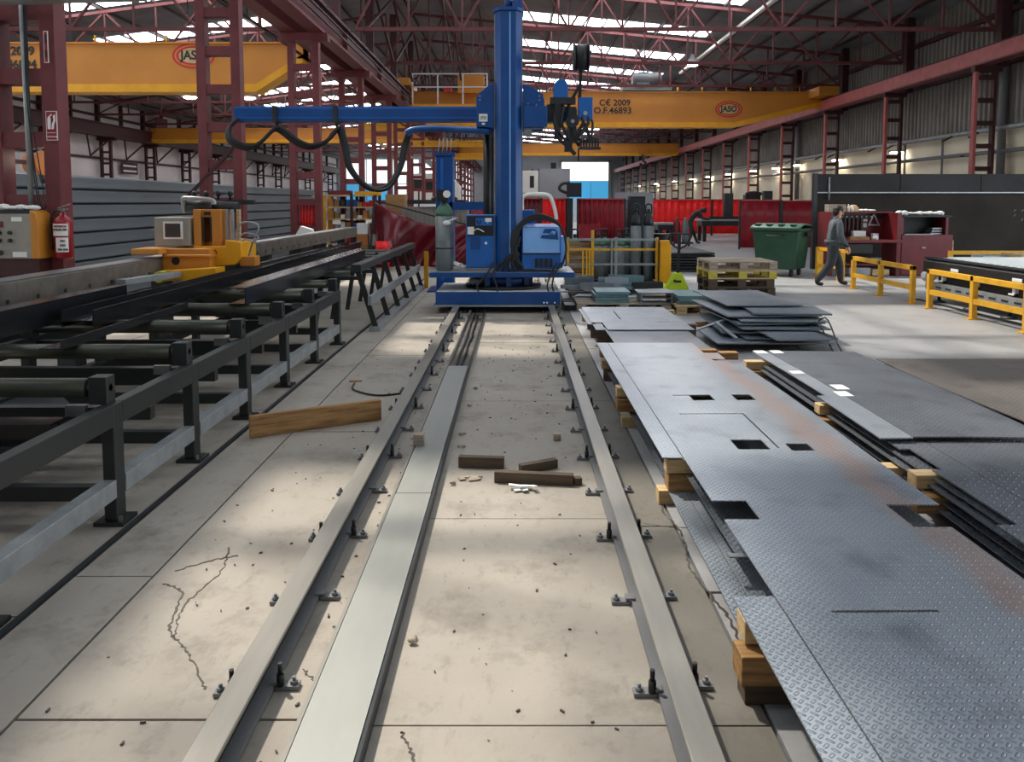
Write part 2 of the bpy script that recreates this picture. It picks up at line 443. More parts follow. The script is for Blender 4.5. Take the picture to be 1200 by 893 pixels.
# corrugated cladding above the plaster
prof = []
y = 18.0
while y < 116.5:
    prof += [(16.50, y), (16.50, y + .13), (16.42, y + .16), (16.42, y + .26)]; y += .29
mb = MB(); n = len(prof)
mb.add([(x, yy, 4.25) for x, yy in prof] + [(x, yy, 9.2) for x, yy in prof], [(i, i + 1, n + i + 1, n + i) for i in range(n - 1)])
mb.build('corrugated_cladding', 'corr', wr)
for z, r in ((4.22, .09), (3.45, .07)):
    tube('wall_pipe', 'galv' if z > 4 else 'pipe', wr, [(16.2, 18, z), (16.2, 116, z)], r, 8)
for z in (6.3, 8.0): box('girt', 'red_dark', wr, 16.25, 16.45, 18, 116, z, z + .16)
for k in range(15):
    y = 25.1 + 6 * k
    t = MB().box(15.56, 15.66, y - .09, y + .09, 0, 6.15)
    for j in range(8): t.box(15, 15.6, y - .05, y + .05, .55 + j * .74, .70 + j * .74)
    t.box(14.9, 15.8, y - .12, y + .12, 5.98, 6.15)
    o = t.build('lattice_column', 'red_dark', wr)
    box('column_leg', 'pinkred', o, 14.95, 15.05, y - .09, y + .09, 0, 5.98)
    box('upper_post', 'red_dark', wr, 15.7, 16.0, y - .15, y + .15, 6.15, 9.1)
    if k < 7:
        MB().bar((16.2, y + 1.6, 4.2), (15.8, y + 1.6, 4.0), .06, .06).bar((16.2, y + 3.2, 4.2), (15.8, y + 3.2, 4.0), .06, .06).bar((16.4, y + 2.4, 3.4), (16.0, y + 2.4, 3.4), .05, .05).build('pipe_bracket', 'red_dark', wr)
rb = box('runway_beam', 'pinkred', wr, 14.9, 15.15, 18, 116, 6.2, 6.66)  # light on the facing side is put into this paler red
box('beam_flange', 'red', rb, 14.88, 15.3, 18, 116, 6.15, 6.2); box('beam_flange', 'red_dark', rb, 14.88, 15.2, 18, 116, 6.66, 6.70)
for y in (25.6, 44.0):
    t = MB().tube([(16.25, y, 1.9), (16.25, y, 9.0)], .13, 10).tube([(16.25, y, 8.0), (16.25, y + .5, 8.9)], .1, 8).tube([(16.25, y, 8.0), (16.25, y - .5, 8.9)], .1, 8)
    t.build('downpipe', 'pipe', wr)
for y in (27.4, 29.2, 32.0):
    tube('downpipe', 'pipe', wr, [(16.3, y, 2.3), (16.3, y, 4.2)], .05, 6)

for i, y in enumerate((32.5, 38.5, 44, 47.5, 52, 58, 64, 70, 78, 88, 100)):  # a few are real wall lamps; the rest are added to brighten the wall
    lf = MB().box(16.0, 16.4, y - .3, y + .3, 3.88, 3.95).build('wall_fill_lamp', 'galv', wr)
    MB().box(16.05, 16.35, y - .25, y + .25, 3.83, 3.88).build('lamp_tube', 'lamp', lf)
we = struct(box('wall_back', 'grey_building', None, -27.5, 16.8, 116, 116.4, 0, 11))
for x in range(-27, 7, 1): MB().box(x, x + .08, 115.9, 116, 6.6, 9.5).build('cladding_rib', 'grey_building', we)
dr = struct(thing('door_1', 'tall bay door', 'door', (10.5, 115.8, 0)))
for k in ('label', 'category'): del dr[k]
box('upper_pane', 'door_glow', dr, 7, 14.1, 115.75, 115.9, 5.0, 7.8)
for x0, x1 in ((7, 9.9), (10.0, 11.4), (11.5, 14.1)): box('lower_pane', 'door_blue', dr, x0, x1, 115.75, 115.9, 0, 4.95)
MB().box(6.7, 7, 115.6, 115.9, 0, 8.1).box(14.1, 14.5, 115.6, 115.9, 0, 8.1).box(6.7, 14.5, 115.6, 115.9, 7.8, 8.1).build('door_frame', 'grey_box', dr)
wd = struct(thing('window_1', 'x', 'window', (-20, 115.8, 0)))
for k in ('label', 'category'): del wd[k]
for i in range(5): box('window_pane', 'door_glow', wd, -26.5 + i * 4.0, -22.7 + i * 4.0, 115.7, 115.85, 4.6, 8.2)
for i in range(5): box('window_pane', 'door_blue' if i in (0, 1) else 'door_glow', wd, -26.5 + i * 4.0, -22.7 + i * 4.0, 115.7, 115.85, 1.5, 4.4)

wf = struct(box('wall_front', 'grey_building', None, -27.5, 16.8, -4.3, -4.0, 0, 10))
# ---- roof: double pitch, skylight strips, trusses and purlins
RX = -5.5
def rz(x): return 10.95 - .094 * (x - RX) if x > RX else 10.95 - .13 * (RX - x)
mb = MB()
def sheet(x0, x1, y0, y1):
    mb.add([(x0, y0, rz(x0) + .2), (x1, y0, rz(x1) + .2), (x1, y1, rz(x1) + .2), (x0, y1, rz(x0) + .2),
            (x0, y0, rz(x0) + .28), (x1, y0, rz(x1) + .28), (x1, y1, rz(x1) + .28), (x0, y1, rz(x0) + .28)],
           [(0,1,2,3),(4,5,6,7),(0,1,5,4),(1,2,6,5),(2,3,7,6),(3,0,4,7)])
sheet(RX, 17, 27.5, 117); sheet(-27.5, RX, 27.5, 117)
# unseen roof gaps over the viewer, made up to place sun and sky light
XO = -4.4
def bays(parts, opens):
    ya = -4
    for o0, o1 in opens + [(27.5, 27.5)]:
        for x0, x1, hole in parts:
            sheet(x0, x1, ya, o0)
            if o1 > o0 and not hole: sheet(x0, x1, o0, o1)
        ya = o1
bays([(-27.5, -19.6, 0), (-19.6, RX, 1), (RX, XO, 1)], [(0, 2.5), (5.8, 9.8), (13.6, 16.4), (20.5, 22.8)])
bays([(XO, -1.5, 1), (9.2, 17, 0)], [(.2, 2.4), (9.0, 13.0), (22.0, 25.4)])
bays([(-1.5, 4.5, 1)], [(.2, 2.4), (9.0, 11.0), (13.4, 17.6), (19.4, 22.6)])
bays([(4.5, 9.2, 1)], [(9.0, 11.0), (22.0, 25.4)])
# panel joints run down the slope: each bay's sheet is lapped
ceil = struct(mb.build('ceiling', 'roof', None))
for x in [RX + .4, -3.4, -1.7, 0, 1.7, 3.4, 5.1, 6.8, 8.5, 10.2, 11.9, 13.6, 15.2] + [-8, -10.2, -12.4, -14.6, -16.8, -19, -21.2, -23.4, -25.6]:
    box('purlin', 'purlin', ceil, x - .03, x + .03, -3.9, 116, rz(x) + .03, rz(x) + .14)
def sky(x0, x1, y, wd, m='skylight'):
    z0, z1 = rz(x0) + .17, rz(x1) + .17
    MB().add([(x0, y, z0), (x1, y, z1), (x1, y + wd, z1), (x0, y + wd, z0), (x0, y, z0+.025), (x1, y, z1+.025), (x1, y + wd, z1+.025), (x0, y + wd, z0+.025)],
        [(0,1,2,3),(4,5,6,7),(0,1,5,4),(1,2,6,5),(2,3,7,6),(3,0,4,7)]).build('skylight_panel', m, ceil)
for k in range(14):
    y = 29.6 + 6 * k
    m = 'skylight' if k < 6 else 'skylight_far'
    for x0, x1 in ((-.4, 1.62), (1.78, 4.2), (4.3, 6.7), (6.88, 9.2)): sky(x0, x1, y + .4, 1.5, m)
    for j in range(7):
        x0 = -19.6 + 1.45 * j; sky(x0, x0 + 1.2, y + .3, 1.6, m)
def truss(x0, x1, y, nodes, detail):
    zb = 7.35
    tr = MB().bar((x0, y, zb), (x1, y, zb), .12, .12)
    pts = [x0 + (x1 - x0) * i / nodes for i in range(nodes + 1)]
    for a, b in zip(pts[:-1], pts[1:]): tr.bar((a, y, rz(a) - .15), (b, y, rz(b) - .15), .12, .12)
    o = tr.build('roof_truss', 'truss_red', ceil)
    for i in range(nodes):
        a, b = pts[i], pts[i+1]
        if i % 2 == 0: p, q = (a, y, zb), (b, y, rz(b) - .15)
        else: p, q = (a, y, rz(a) - .15), (b, y, zb)
        bar('web_member', 'truss_red', o, p, q, .07, .07)
        bar('web_member', 'truss_red', o, (b, y, zb), (b, y, rz(b) - .15), .06, .06)
for k in range(-3, 11):
    y = 25.1 + 6 * k
    truss(-5.2, 15.6, y, 12 if k < 5 else 8, True)
    truss(-26.8, -6.2, y, 10 if k < 5 else 8, True)
# white conduit along the roof
box('conduit', 'white', ceil, 9.35, 9.5, 24, 44, 9.05, 9.17)
# longitudinal bracing below the ridge in the dark part
for k in range(0, 9):
    y = 25.1 + 6 * k
    MB().bar((-4.9, y, 7.3), (-4.9, y + 6, 9.9), .09, .09).bar((-4.9, y + 6, 7.3), (-4.9, y, 9.9), .09, .09).bar((-4.9, y, 9.9), (-4.9, y + 6, 9.9), .1, .1).build('ridge_brace', 'red_dark', ceil)
    MB().bar((-2.6, y, 9.9), (-2.6, y + 6, 7.4), .07, .07).build('ridge_brace', 'red_dark', ceil)
    box('ridge_post', 'red_dark', ceil, -6.0, -5.7, y - .15, y + .15, 7.1, 10.7)

# ---- middle row of lattice columns with the two runway beams on top
col_lab = ['red lattice column holding the fire extinguisher and its sign',
           'red lattice column behind the yellow machine',
           'red lattice column with bright red strips hung between its legs',
           'slim red lattice column just behind the hanging cable loop',
           'red lattice column seen through the lowest cable loop', 'red lattice column left of the rear blue mast']
for k in range(16):
    y = 9.1 + 6 * k
    par = thing('lattice_column', col_lab[k], 'column', (-5.8, y, 0)) if k < 6 else thing('lattice_column', 'far red lattice column of the middle row beyond the cable loop', 'column', (-5.8, y, 0), 'far lattice columns of the middle row')
    for x in (-6.12, -5.45):
        box('leg', 'red', par, x - .09, x + .09, y - .12, y + .12, 0, 6.12, bev=.008)
    for j in range(9):
        z = .28 + j * .735
        if z > 5.9: break
        box('batten', 'red', par, -6.04, -5.54, y - .1, y + .1, z - .09, z + .09)
    if k == 1: bar('brace', 'red_dark', par, (-6.6, 15.0, 1.7), (-5.5, 15.0, 2.85), .06, .06)
    if k == 0: bar('cable_tray', 'galv', par, (-6.6, 8.75, 4.0), (-4.2, 8.75, 4.06), .2, .05)
    box('head_beam', 'red', par, -6.45, -5.1, y - .15, y + .15, 6.12, 6.34)
for k, (x, nm) in enumerate(((-6.15, 'left'), (-5.4, 'right'))):
    rb = struct(box('trim_%d' % (k + 1), 'red', None, x - .04, x + .04, 3, 116, 6.42, 7.1))
    box('beam_flange', 'red', rb, x - .2, x + .2, 3, 116, 6.345, 6.42); box('beam_flange', 'red', rb, x - .2, x + .2, 3, 116, 7.1, 7.17)
    box('crane_track', 'dark_steel', rb, x - .04, x + .04, 3, 116, 7.17, 7.25)
    for i in range(18): box('web_stiffener', 'red', rb, x - .18, x + .18, 6 + 6 * i, 6.03 + 6 * i, 6.42, 7.1)
    if k == 1:
        for dz in (6.55, 6.75, 6.95): box('conductor_bar', 'black', rb, -5.12, -5.07, 3, 116, dz, dz + .05)
        for i in range(30): box('conductor_hanger', 'dark_steel', rb, -5.36, -5.05, 9 + 3 * i, 9.06 + 3 * i, 7.02, 7.06)
    else:
        for dz in (6.2,): box('conductor_bar', 'black', rb, -6.55, -6.5, 3, 116, dz, dz + .06)

# ---- longitudinal low wall of grey ribbed panels
pw = struct(box('trim_3', 'dark_steel', None, -7.62, -7.5, 11.2, 28, 0, 2.2))
for j in range(9):
    z = .02 + j * .245
    MB().prism([(-7.43, z), (-7.5, z), (-7.5, z + .215), (-7.43, z + .215), (-7.40, z + .19), (-7.405, z + .10), (-7.40, z + .02)], 'y', 10.5, 28).build('panel', 'grey_panel', pw)
# ================================================================== RAILS AND CABLE DUCT
def rail(cx, label, side):
    t = thing('floor_rail', label, 'rail', (cx, 6, 0))
    box('rail_foot', 'pipe', t, cx - .06, cx + .06, -2, 30, .004, .022)
    box('rail_web', 'black', t, cx - .008, cx + .008, -2, 30, .022, .108)  # web coloured black for the shade under the head
    box('rail_head', 'railsteel', t, cx - .05, cx + .05, -2, 30, .108, .125, bev=.004)
    cl = None
    for i in range(26):
        for sx in (-1, 1):
            y = 1.35 + i * .62 + (.04 if sx > 0 else 0)
            if cl is None:
                m = MB().box(min(cx + sx*.065, cx + sx*.145), max(cx + sx*.065, cx + sx*.145), y - .02, y + .02, .002, .016).box(min(cx + sx*.045, cx + sx*.085), max(cx + sx*.045, cx + sx*.085), y - .022, y + .022, .023, .032)
                cl = m.build('rail_clamp', 'pipe', t); base = (sx, y, cl)
                bt = MB().cyl((cx + sx*.125, y, .016), (cx + sx*.125, y, .03), .014, 8).cyl((cx + sx*.125, y, .03), (cx + sx*.125, y, .042), .007, 6).build('bolt', 'steel', cl)
                st = MB().cyl((cx + sx*.08, y - .012, .016), (cx + sx*.08, y - .012, .06), .014, 8).cyl((cx + sx*.08, y - .012, .06), (cx + sx*.08, y - .012, .10), .009, 8).build('bolt', 'black', cl)
            else:
                c = cl.copy(); C.objects.link(c)
                c.parent = t; c.location = (0, y - base[1], 0)
                if sx != base[0]: c.scale = (-1, 1, 1)
                for g in (bt, st):
                    if g is st and i % 2: continue
                    d = g.copy(); C.objects.link(d); d.parent = c
    return t
rail(-.925, 'long steel floor rail running beside the flat cable duct', 1)
rail(.565, 'long steel floor rail running beside the tread plates', -1)
t = thing('cable_duct', 'long flat steel cable duct between the two floor rails', 'duct', (-.6, 6, 0))
box('cover', 'duct', t, -.695, -.49, -1, 4.3, .055, .065); box('cover', 'duct', t, -.693, -.492, 4.31, 7.75, .055, .064)
box('side_wall', 'railsteel', t, -.715, -.70, -1, 12, 0, .06); box('side_wall', 'dark_steel', t, -.487, -.475, -1, 12, 0, .062)
box('base', 'track_grey', t, -.70, -.487, -1, 12, .001, .008)
mb = MB()
for i in range(2): mb.tube(smooth_path([(-.63 + i*.06 + rnd.uniform(-.01, .01), 7.6 + j*.5, .025) for j in range(9)], 3), .014, 6)
mb.build('cable_run', 'rubber', t, kind='stuff')
# hose clamp bits along the duct
for i, y in enumerate((2.9, 4.6, 5.3, 5.6, 6.4, 7.0)):
    tag(MB().ball((-.41 + .02*(i % 3), y, .016), (.02, .014, .012), 6, 4).ball((-.405 + .02*(i % 2), y + .03, .01), (.012, .02, .01), 6, 4).build('debris_clump', 'wood_old', None),
        'small pale crumpled scrap beside the cable duct, ' + ['closest to the camera', 'second from the camera', 'third from the camera', 'fourth from the camera', 'fifth from the camera', 'farthest from the camera'][i], 'litter', 'crumpled scraps along the cable duct')

# ---- loose timber on the floor
def timber(name, label, p, q, wd, h, m, z0=0):
    d = (Vector(q) - Vector(p)).to_2d(); a = math.atan2(d.y, d.x); L = d.length
    o = MB().box(0, L, -wd/2, wd/2, 0, h).build(name, m, None, bev=.004)
    o.location = (p[0], p[1], z0); o.rotation_euler = (0, 0, a)
    return tag(o, label, 'timber')
timber('wooden_plank', 'long brown plank on edge between the roller table and the rail', (-1.98, 5.55), (-1.09, 6.03), .05, .165, 'wood')
timber('wooden_plank', 'short dark plank nearest the cable duct', (-.375, 4.93), (-.075, 4.9), .05, .075, 'wood_dark')
timber('wooden_plank', 'long dark plank lying in front of two shorter ones', (-.13, 4.66), (.36, 4.6), .05, .07, 'wood_dark')
timber('wooden_plank', 'short dark offcut behind the long dark plank', (.03, 4.8), (.27, 4.92), .05, .06, 'wood_dark')
timber('wooden_offcut', 'small dark wedge at the end of the long dark plank', (.36, 4.61), (.41, 4.62), .05, .045, 'wood_dark')
timber('wooden_block', 'pale wooden cube standing on the cable duct', (-.71, 5.2), (-.635, 5.2), .075, .075, 'wood_old', .0655)
timber('wooden_block', 'small pale wooden cube alone between the rails', (.28, 5.5), (.335, 5.5), .05, .05, 'wood_old')
mb = MB()
for i in range(9):
    a = rnd.uniform(0, 6.28); x, y = .1 + rnd.uniform(-.08, .08), 4.53 + rnd.uniform(-.03, .03)
    mb.bar((x, y, .006 + .002*i), (x + .09*math.cos(a), y + .05*math.sin(a), .012 + .003*i), .03, .003)
tag(mb.build('paper_scrap', 'tape', None), 'crumpled pale plastic scrap in front of the long dark plank', 'litter')
mb = MB()
for i in range(8):
    a = rnd.uniform(0, 6.28); x, y = -.3 + rnd.uniform(-.09, .09), 4.72 + rnd.uniform(-.04, .04)
    mb.bar((x, y, .004), (x + .07*math.cos(a), y + .05*math.sin(a), .008), .04, .004)
tag(mb.build('paper_scrap', 'wood_old', None), 'torn grey paper scrap beside the short dark plank', 'litter')
o = tube('cable_end', 'rubber', None, smooth_path([(-1.55, 7.2, .012), (-1.5, 6.95, .012), (-1.25, 6.75, .012), (-1.02, 6.85, .012), (-1.03, 6.86, .05)], 5), .009, 6)
tag(o, 'thin black cable curling over the floor beside the rail', 'cable')
tag(tube('welding_rod', 'copper', None, [(-1.62, 7.3, .008), (-1.5, 7.32, .008)], .008, 6), 'short thin rod lying above the black cable', 'rod')
# chips of debris on the concrete: nobody could count them
mb = MB()
for i in range(260):
    x = rnd.choice([rnd.uniform(-1.65, -1.05), rnd.uniform(-.35, .35), rnd.uniform(-.35, .35), rnd.uniform(-.85, -.74)]); y = rnd.uniform(1.8, 10)
    s = rnd.uniform(.002, .008); a = rnd.uniform(0, 6.28)
    mb.bar((x, y, .003), (x + 2.5*s*math.cos(a), y + 2.5*s*math.sin(a), .004), s, s * .8)
o = mb.build('grit', 'crack', None, kind='stuff'); tag(o, 'dark chips of grit scattered over the bare concrete', 'debris')

# ================================================================== ROLLER TABLE
t = thing('roller_table', 'long dark green roller table carrying the steel beams', 'conveyor', (-2.5, 6.5, 0))
G = 'frame_green'
ys = [1.9, 3.0, 4.07, 5.07, 6.09, 7.15, 8.22, 9.3]
for y in ys:
    for x in (-2.2, -3.95):
        lg = box('leg', G, t, x - .035, x + .035, y - .05, y + .05, .02, .66, bev=.006)
        box('foot_plate', G, lg, x - .08, x + .08, y - .08, y + .08, 0, .02)
        if x > -3: box('anchor_bolt', 'steel', lg, x + .05, x + .065, y - .065, y - .05, .02, .05)
    box('cross_beam', G, t, -3.92, -2.235, y + .05, y + .12, .5, .62)
    box('cross_beam', G, t, -3.92, -2.235, y - .03, y + .03, .12, .2)
for a, b in zip(ys[:-1], ys[1:]):
    for x in (-2.2, -3.95):
        box('top_rail', G, t, x - .035, x + .035, a + .05, b - .05, .54, .66, bev=.004)
        box('low_rail', 'galv' if x > -3 else G, t, x - .04, x + .04, a + .05, b - .05, .15, .25, bev=.004)
for y in ys:
    r = MB().tube([(-3.85, y, .745), (-2.32, y, .745)], .052, 16).build('roller', 'roller', t)
    tube('axle', 'steel', r, [(-3.9, y, .745), (-2.2, y, .745)], .02, 8)
    for x in (-2.25, -3.93):
        br = box('roller_bracket', G, t, x - .05, x + .05, y - .045, y + .045, .66, .81, bev=.004)
    MB().box(-2.42, -2.31, y - .06, y - .03, .60, .66).build('bearing_shoe', 'steel', t)
for i, y in enumerate((2.55, 4.6, 5.6, 6.65, 7.7)): box('cross_bar', G, t, -3.92, -2.235, y - .03, y + .03, .42, .5)
st = MB().box(-3.3, -2.36, 3.78, 3.92, .615, .625).box(-3.3, -2.36, 3.845, 3.855, .51, .615).box(-3.3, -2.36, 3.78, 3.92, .5, .51).build('stub_beam', 'mill', t)
# chutes and scrap trays underneath
for y in (4.5, 6.6, 8.7):
    MB().prism([(-3.6, .35), (-3.2, .5), (-2.9, .5), (-2.75, .35), (-2.9, .33), (-3.4, .33)], 'y', y - .3, y + .3).build('guide_tray', G, t)

# ---- inclined magazine rack beyond
t = thing('sloping_rack', 'dark A-frame rack with leaning legs beyond the roller table', 'rack', (-2, 12.8, 0))
for i in range(6):
    y = 10.3 + i * 1.02
    bar('leg', G, t, (-1.9, y, .0), (-2.14, y - .02, .82), .06, .07)
    bar('back_leg', G, t, (-2.75, y, 0), (-2.62, y, .8), .06, .06)
    bar('cross_bar', G, t, (-2.12, y, .72), (-4.0, y, .70), .06, .05)
box('top_rail', 'dark_steel', t, -2.2, -2.06, 10.1, 15.6, .82, .92, bev=.01)
bar('middle_rail', 'galv', t, (-1.97, 10.2, .42), (-1.97, 15.5, .42), .05, .12)
box('base_rail', 'galv', t, -1.98, -1.84, 10.2, 15.6, 0, .06)
box('back_rail', G, t, -4.05, -3.95, 10.1, 15.6, .68, .8)
for y in (10.3, 12.8, 15.4): box('back_post', G, t, -4.04, -3.96, y - .04, y + .04, 0, .7)
for i in range(7): tube('roller', 'roller', t, [(-3.9, 10.5 + .8*i, .745), (-2.3, 10.5 + .8*i, .745)], .052, 10)
box('yellow_stop', 'yellow', t, -1.86, -1.78, 15.4, 15.5, 0, .75, label='yellow stop post')

# ---- long beams lying on the rollers
def channel(x0, x1, y0, y1, z0, h, th=.009, m='mill'):
    return (MB().box(x0, x0 + th, y0, y1, z0, z0 + h).box(x1 - th, x1, y0, y1, z0, z0 + h).box(x0 + th, x1 - th, y0, y1, z0 + h*.32, z0 + h*.32 + th))
RT = .798
def ibeam(x0, x1, y0, y1, z0, h, th=.012):
    xm = (x0 + x1) / 2
    return MB().box(x0, x1, y0, y1, z0, z0 + th).box(x0, x1, y0, y1, z0 + h - th, z0 + h).box(xm - th/2, xm + th/2, y0, y1, z0 + th, z0 + h - th)
def cbeam(x0, x1, y0, y1, z0, h, th=.012):   # web on the aisle side
    return MB().box(x1 - th, x1, y0, y1, z0, z0 + h).box(x0, x1 - th, y0, y1, z0, z0 + th).box(x0, x1 - th, y0, y1, z0 + h - th, z0 + h)
tag(cbeam(-3.71, -3.6, 2.2, 7.0, RT, .19).build('steel_channel', 'mill', None), 'tall dark steel channel ending just before the yellow machine', 'steel beam')
tag(cbeam(-3.86, -3.78, 2.2, 6.75, RT, .17).build('steel_channel', 'mill', None), 'dark steel channel beside the machine track, shorter than its neighbour', 'steel beam')
tag(channel(-3.47, -3.22, 5.75, 15.8, RT, .13).build('steel_channel', 'mill', None), 'long open steel channel with a bright inside at its cut end', 'steel beam')
tag(MB().box(-3.08, -2.93, 4.85, 6.75, RT, RT + .008).box(-2.938, -2.93, 4.85, 6.75, RT + .008, RT + .06).build('steel_angle', 'mill', None), 'short thin steel angle lying in front of the open channel', 'steel beam')
tag(cbeam(-2.66, -2.5, 7.0, 12.6, RT, .16).build('steel_channel', 'mill', None), 'long steel channel closest to the floor aisle on the rollers', 'steel beam')
tag(cbeam(-2.92, -2.8, 8.0, 14.0, RT, .10).build('steel_channel', 'mill', None), 'low steel channel between the two long channels', 'steel beam')

# ---- machine track
t = thing('machine_track', 'long heavy steel track box that the yellow machine rides on', 'track', (-4.5, 10, 0))
box('track_box', 'track_grey', t, -4.62, -4.34, 1, 20.8, .82, 1.06, bev=.006)
box('guide_strip', 'steel', t, -4.6, -4.36, 1, 20.8, 1.06, 1.075)
for i in range(40): tube('bolt_hole', 'black', t, [(-4.345, 1.4 + .42*i, .90), (-4.332, 1.4 + .42*i, .90)], .022, 8)
for i in range(10): box('leg', 'dark_steel', t, -4.58, -4.4, 1.5 + 2*i, 1.7 + 2*i, 0, .82)
box('low_beam', 'dark_steel', t, -4.3, -4.2, 1, 20.8, .55, .68)

# ---- yellow machine riding on the track
t = thing('drilling_machine', 'yellow drilling carriage with a grey cabinet riding the track', 'machine', (-4.1, 10, 0))
O = 'orange'; Y = 'yellow'
box('saddle', O, t, -4.3, -3.72, 9.25, 10.3, 1.08, 1.11, bev=.01)
MB().prism([(-4.34, .80), (-3.75, .86), (-3.75, 1.18), (-4.34, 1.18)], 'y', 9.3, 10.2).build('drive_housing', O, t, bev=.01)
MB().prism([(-4.62, 1.12), (-4.28, 1.12), (-4.28, 1.19), (-4.62, 1.19)], 'y', 9.1, 9.5).build('feed_block', O, t, bev=.01)
tube('port', 'black', t, [(-4.17, 9.295, 1.03), (-4.17, 9.31, 1.03)], .05, 14)
tube('drive_motor', 'pallet_yellow', t, [(-4.25, 9.0, .86), (-4.25, 9.3, .86)], .07, 14)
cb = box('control_cabinet', 'grey_box', t, -4.52, -4.08, 9.5, 9.95, 1.2, 1.56, bev=.012)
box('screen_frame', 'white', cb, -4.40, -4.16, 9.485, 9.5, 1.29, 1.51); box('screen', 'screen', cb, -4.375, -4.185, 9.478, 9.486, 1.315, 1.485)
tw = MB().box(-4.05, -3.96, 9.55, 10.0, 1.16, 1.66).box(-3.82, -3.70, 9.55, 10.0, 1.16, 1.66).box(-3.96, -3.82, 9.6, 10.0, 1.56, 1.66).box(-3.96, -3.82, 9.7, 10.0, 1.16, 1.24).build('tower', O, t, bev=.008)
box('window_pane', 'wood_pale', tw, -3.95, -3.83, 9.93, 9.96, 1.25, 1.55)
for x in (-3.945, -3.855): box('guide_rod', 'dark_steel', tw, x, x + .02, 9.58, 9.62, 1.25, 1.56)
for x in (-3.66, -3.60): box('slide_rod', 'galv', tw, x, x + .03, 9.6, 9.65, 1.2, 1.66)
box('emblem_plate', 'black', tw, -3.93, -3.85, 9.59, 9.6, 1.585, 1.63)
MB().prism([(-4.02, .93), (-3.5, .97), (-3.42, 1.06), (-3.42, 1.25), (-3.62, 1.28), (-3.62, 1.2), (-4.02, 1.2)], 'y', 9.45, 10.0).build('head_casting', Y, t, bev=.01)
text('\u223d\u25cb', 'emblem', 'bench_red', t, (-3.78, 9.44, 1.12), .09)
box('switch_plate', 'white', t, -4.0, -3.88, 9.4, 9.44, 1.02, 1.12); box('switch', 'black', t, -3.98, -3.9, 9.385, 9.4, 1.05, 1.1)
MB().prism([(-4.15, .82), (-3.55, .84), (-3.55, .97), (-4.15, .93)], 'y', 8.95, 9.25).build('front_shield', Y, t)
bar('clamp_arm', 'galv', t, (-4.2, 8.05, .90), (-4.0, 8.95, .90), .12, .06)
box('spindle_plate', 'dark_steel', t, -3.88, -3.5, 9.46, 9.9, .86, .98)
MB().tube(smooth_path([(-4.3, 9.9, 1.62), (-4.28, 9.8, 1.78), (-4.2, 9.75, 1.8), (-3.9, 9.75, 1.78), (-3.86, 9.75, 1.72)], 5), .03, 8).build('coolant_pipe', 'galv', t)
MB().tube([(-4.25, 9.9, 1.7), (-3.92, 9.9, 1.7)], .085, 14).tube([(-3.9, 9.9, 1.7), (-3.6, 9.9, 1.68)], .07, 14).build('motor', 'dark_steel', t)
for i in range(4): MB().lathe([(.015, 0), (.015, .05), (.035, .06), (.035, .1), (.02, .12)], (-4.3 + .16*i, 10.2, 1.78), 8).build('valve', 'black', t)
box('valve_rail', 'dark_steel', t, -4.4, -3.5, 10.15, 10.25, 1.72, 1.78)
box('indicator_post', 'wood_pale', t, -3.56, -3.52, 9.7, 9.75, 1.24, 1.66)
box('nozzle_block', O, t, -3.46, -3.27, 9.5, 9.7, .95, 1.07, bev=.008)
for i, (h, dx) in enumerate(((1.5, .55), (1.36, .5), (1.28, .3))):
    tube('hose', 'galv', t, smooth_path([(-3.53, 9.6, 1.15), (-3.52, 9.6, h - .1), (-3.42, 9.6, h), (-3.3 + dx*.1, 9.6, h - .05), (-3.32, 9.6, 1.25), (-3.38, 9.6, 1.06)], 6), .012, 6)

# ---- control cabinet, extinguisher, signs on the first column
t = thing('control_cabinet', 'grey control cabinet with push buttons beside the first red column', 'cabinet', (-5.8, 8.8, 0))
box('cabinet_body', 'grey_box', t, -6.35, -5.56, 8.72, 8.95, 1.1, 1.62, bev=.01)
MB().prism([(-5.56, 1.1), (-5.47, 1.1), (-5.47, 1.5), (-5.5, 1.62), (-5.56, 1.66)], 'y', 8.7, 9.0).build('side_shroud', O, t, bev=.008)
bx = [(-5.92, 1.40), (-5.8, 1.40), (-5.92, 1.31), (-5.8, 1.31), (-6.02, 1.31), (-6.02, 1.40)]
for x, z in bx: tube('button', 'black', t, [(x, 8.715, z), (x, 8.69, z)], .022, 10)
box('switch_plate', 'bench_red', t, -5.96, -5.88, 8.71, 8.722, 1.46, 1.53); tube('rotary_switch', 'black', t, [(-5.92, 8.715, 1.17), (-5.92, 8.69, 1.17)], .03, 10)
box('name_plate', 'paper', t, -5.78, -5.66, 8.712, 8.722, 1.53, 1.58); box('name_plate', 'paper', t, -5.78, -5.62, 8.712, 8.722, 1.12, 1.18)
box('stand', 'red_dark', t, -6.35, -5.5, 8.75, 9.05, .9, 1.1); box('stand_leg', 'red_dark', t, -5.62, -5.5, 8.75, 9.05, 0, .9); box('stand_leg', 'red_dark', t, -6.35, -6.2, 8.75, 9.05, 0, .9)
box('top_tray', 'black', t, -6.35, -5.56, 8.72, 9.0, 1.62, 1.66)
t = thing('rag_heap', 'white rags and papers piled on top of the control cabinet', 'rag', (-5.9, 8.85, 1.66))
mb = MB()
for i in range(9): mb.ball((-6.2 + .075*i, 8.85 + rnd.uniform(-.05, .05), 1.685), (.09, .07, rnd.uniform(.02, .05)), 8, 5)
mb.build('cloth_fold', 'paper', t)
t = thing('fire_extinguisher', 'red fire extinguisher with white labels hung on a column', 'extinguisher', (-5.3, 8.9, 1.08))
MB().lathe([(.01, 0), (.085, .0), (.1, .02), (.1, .42), (.085, .47), (.04, .5), (.035, .54)], (-5.3, 8.9, 1.09), 20).build('tank', 'extred', t)
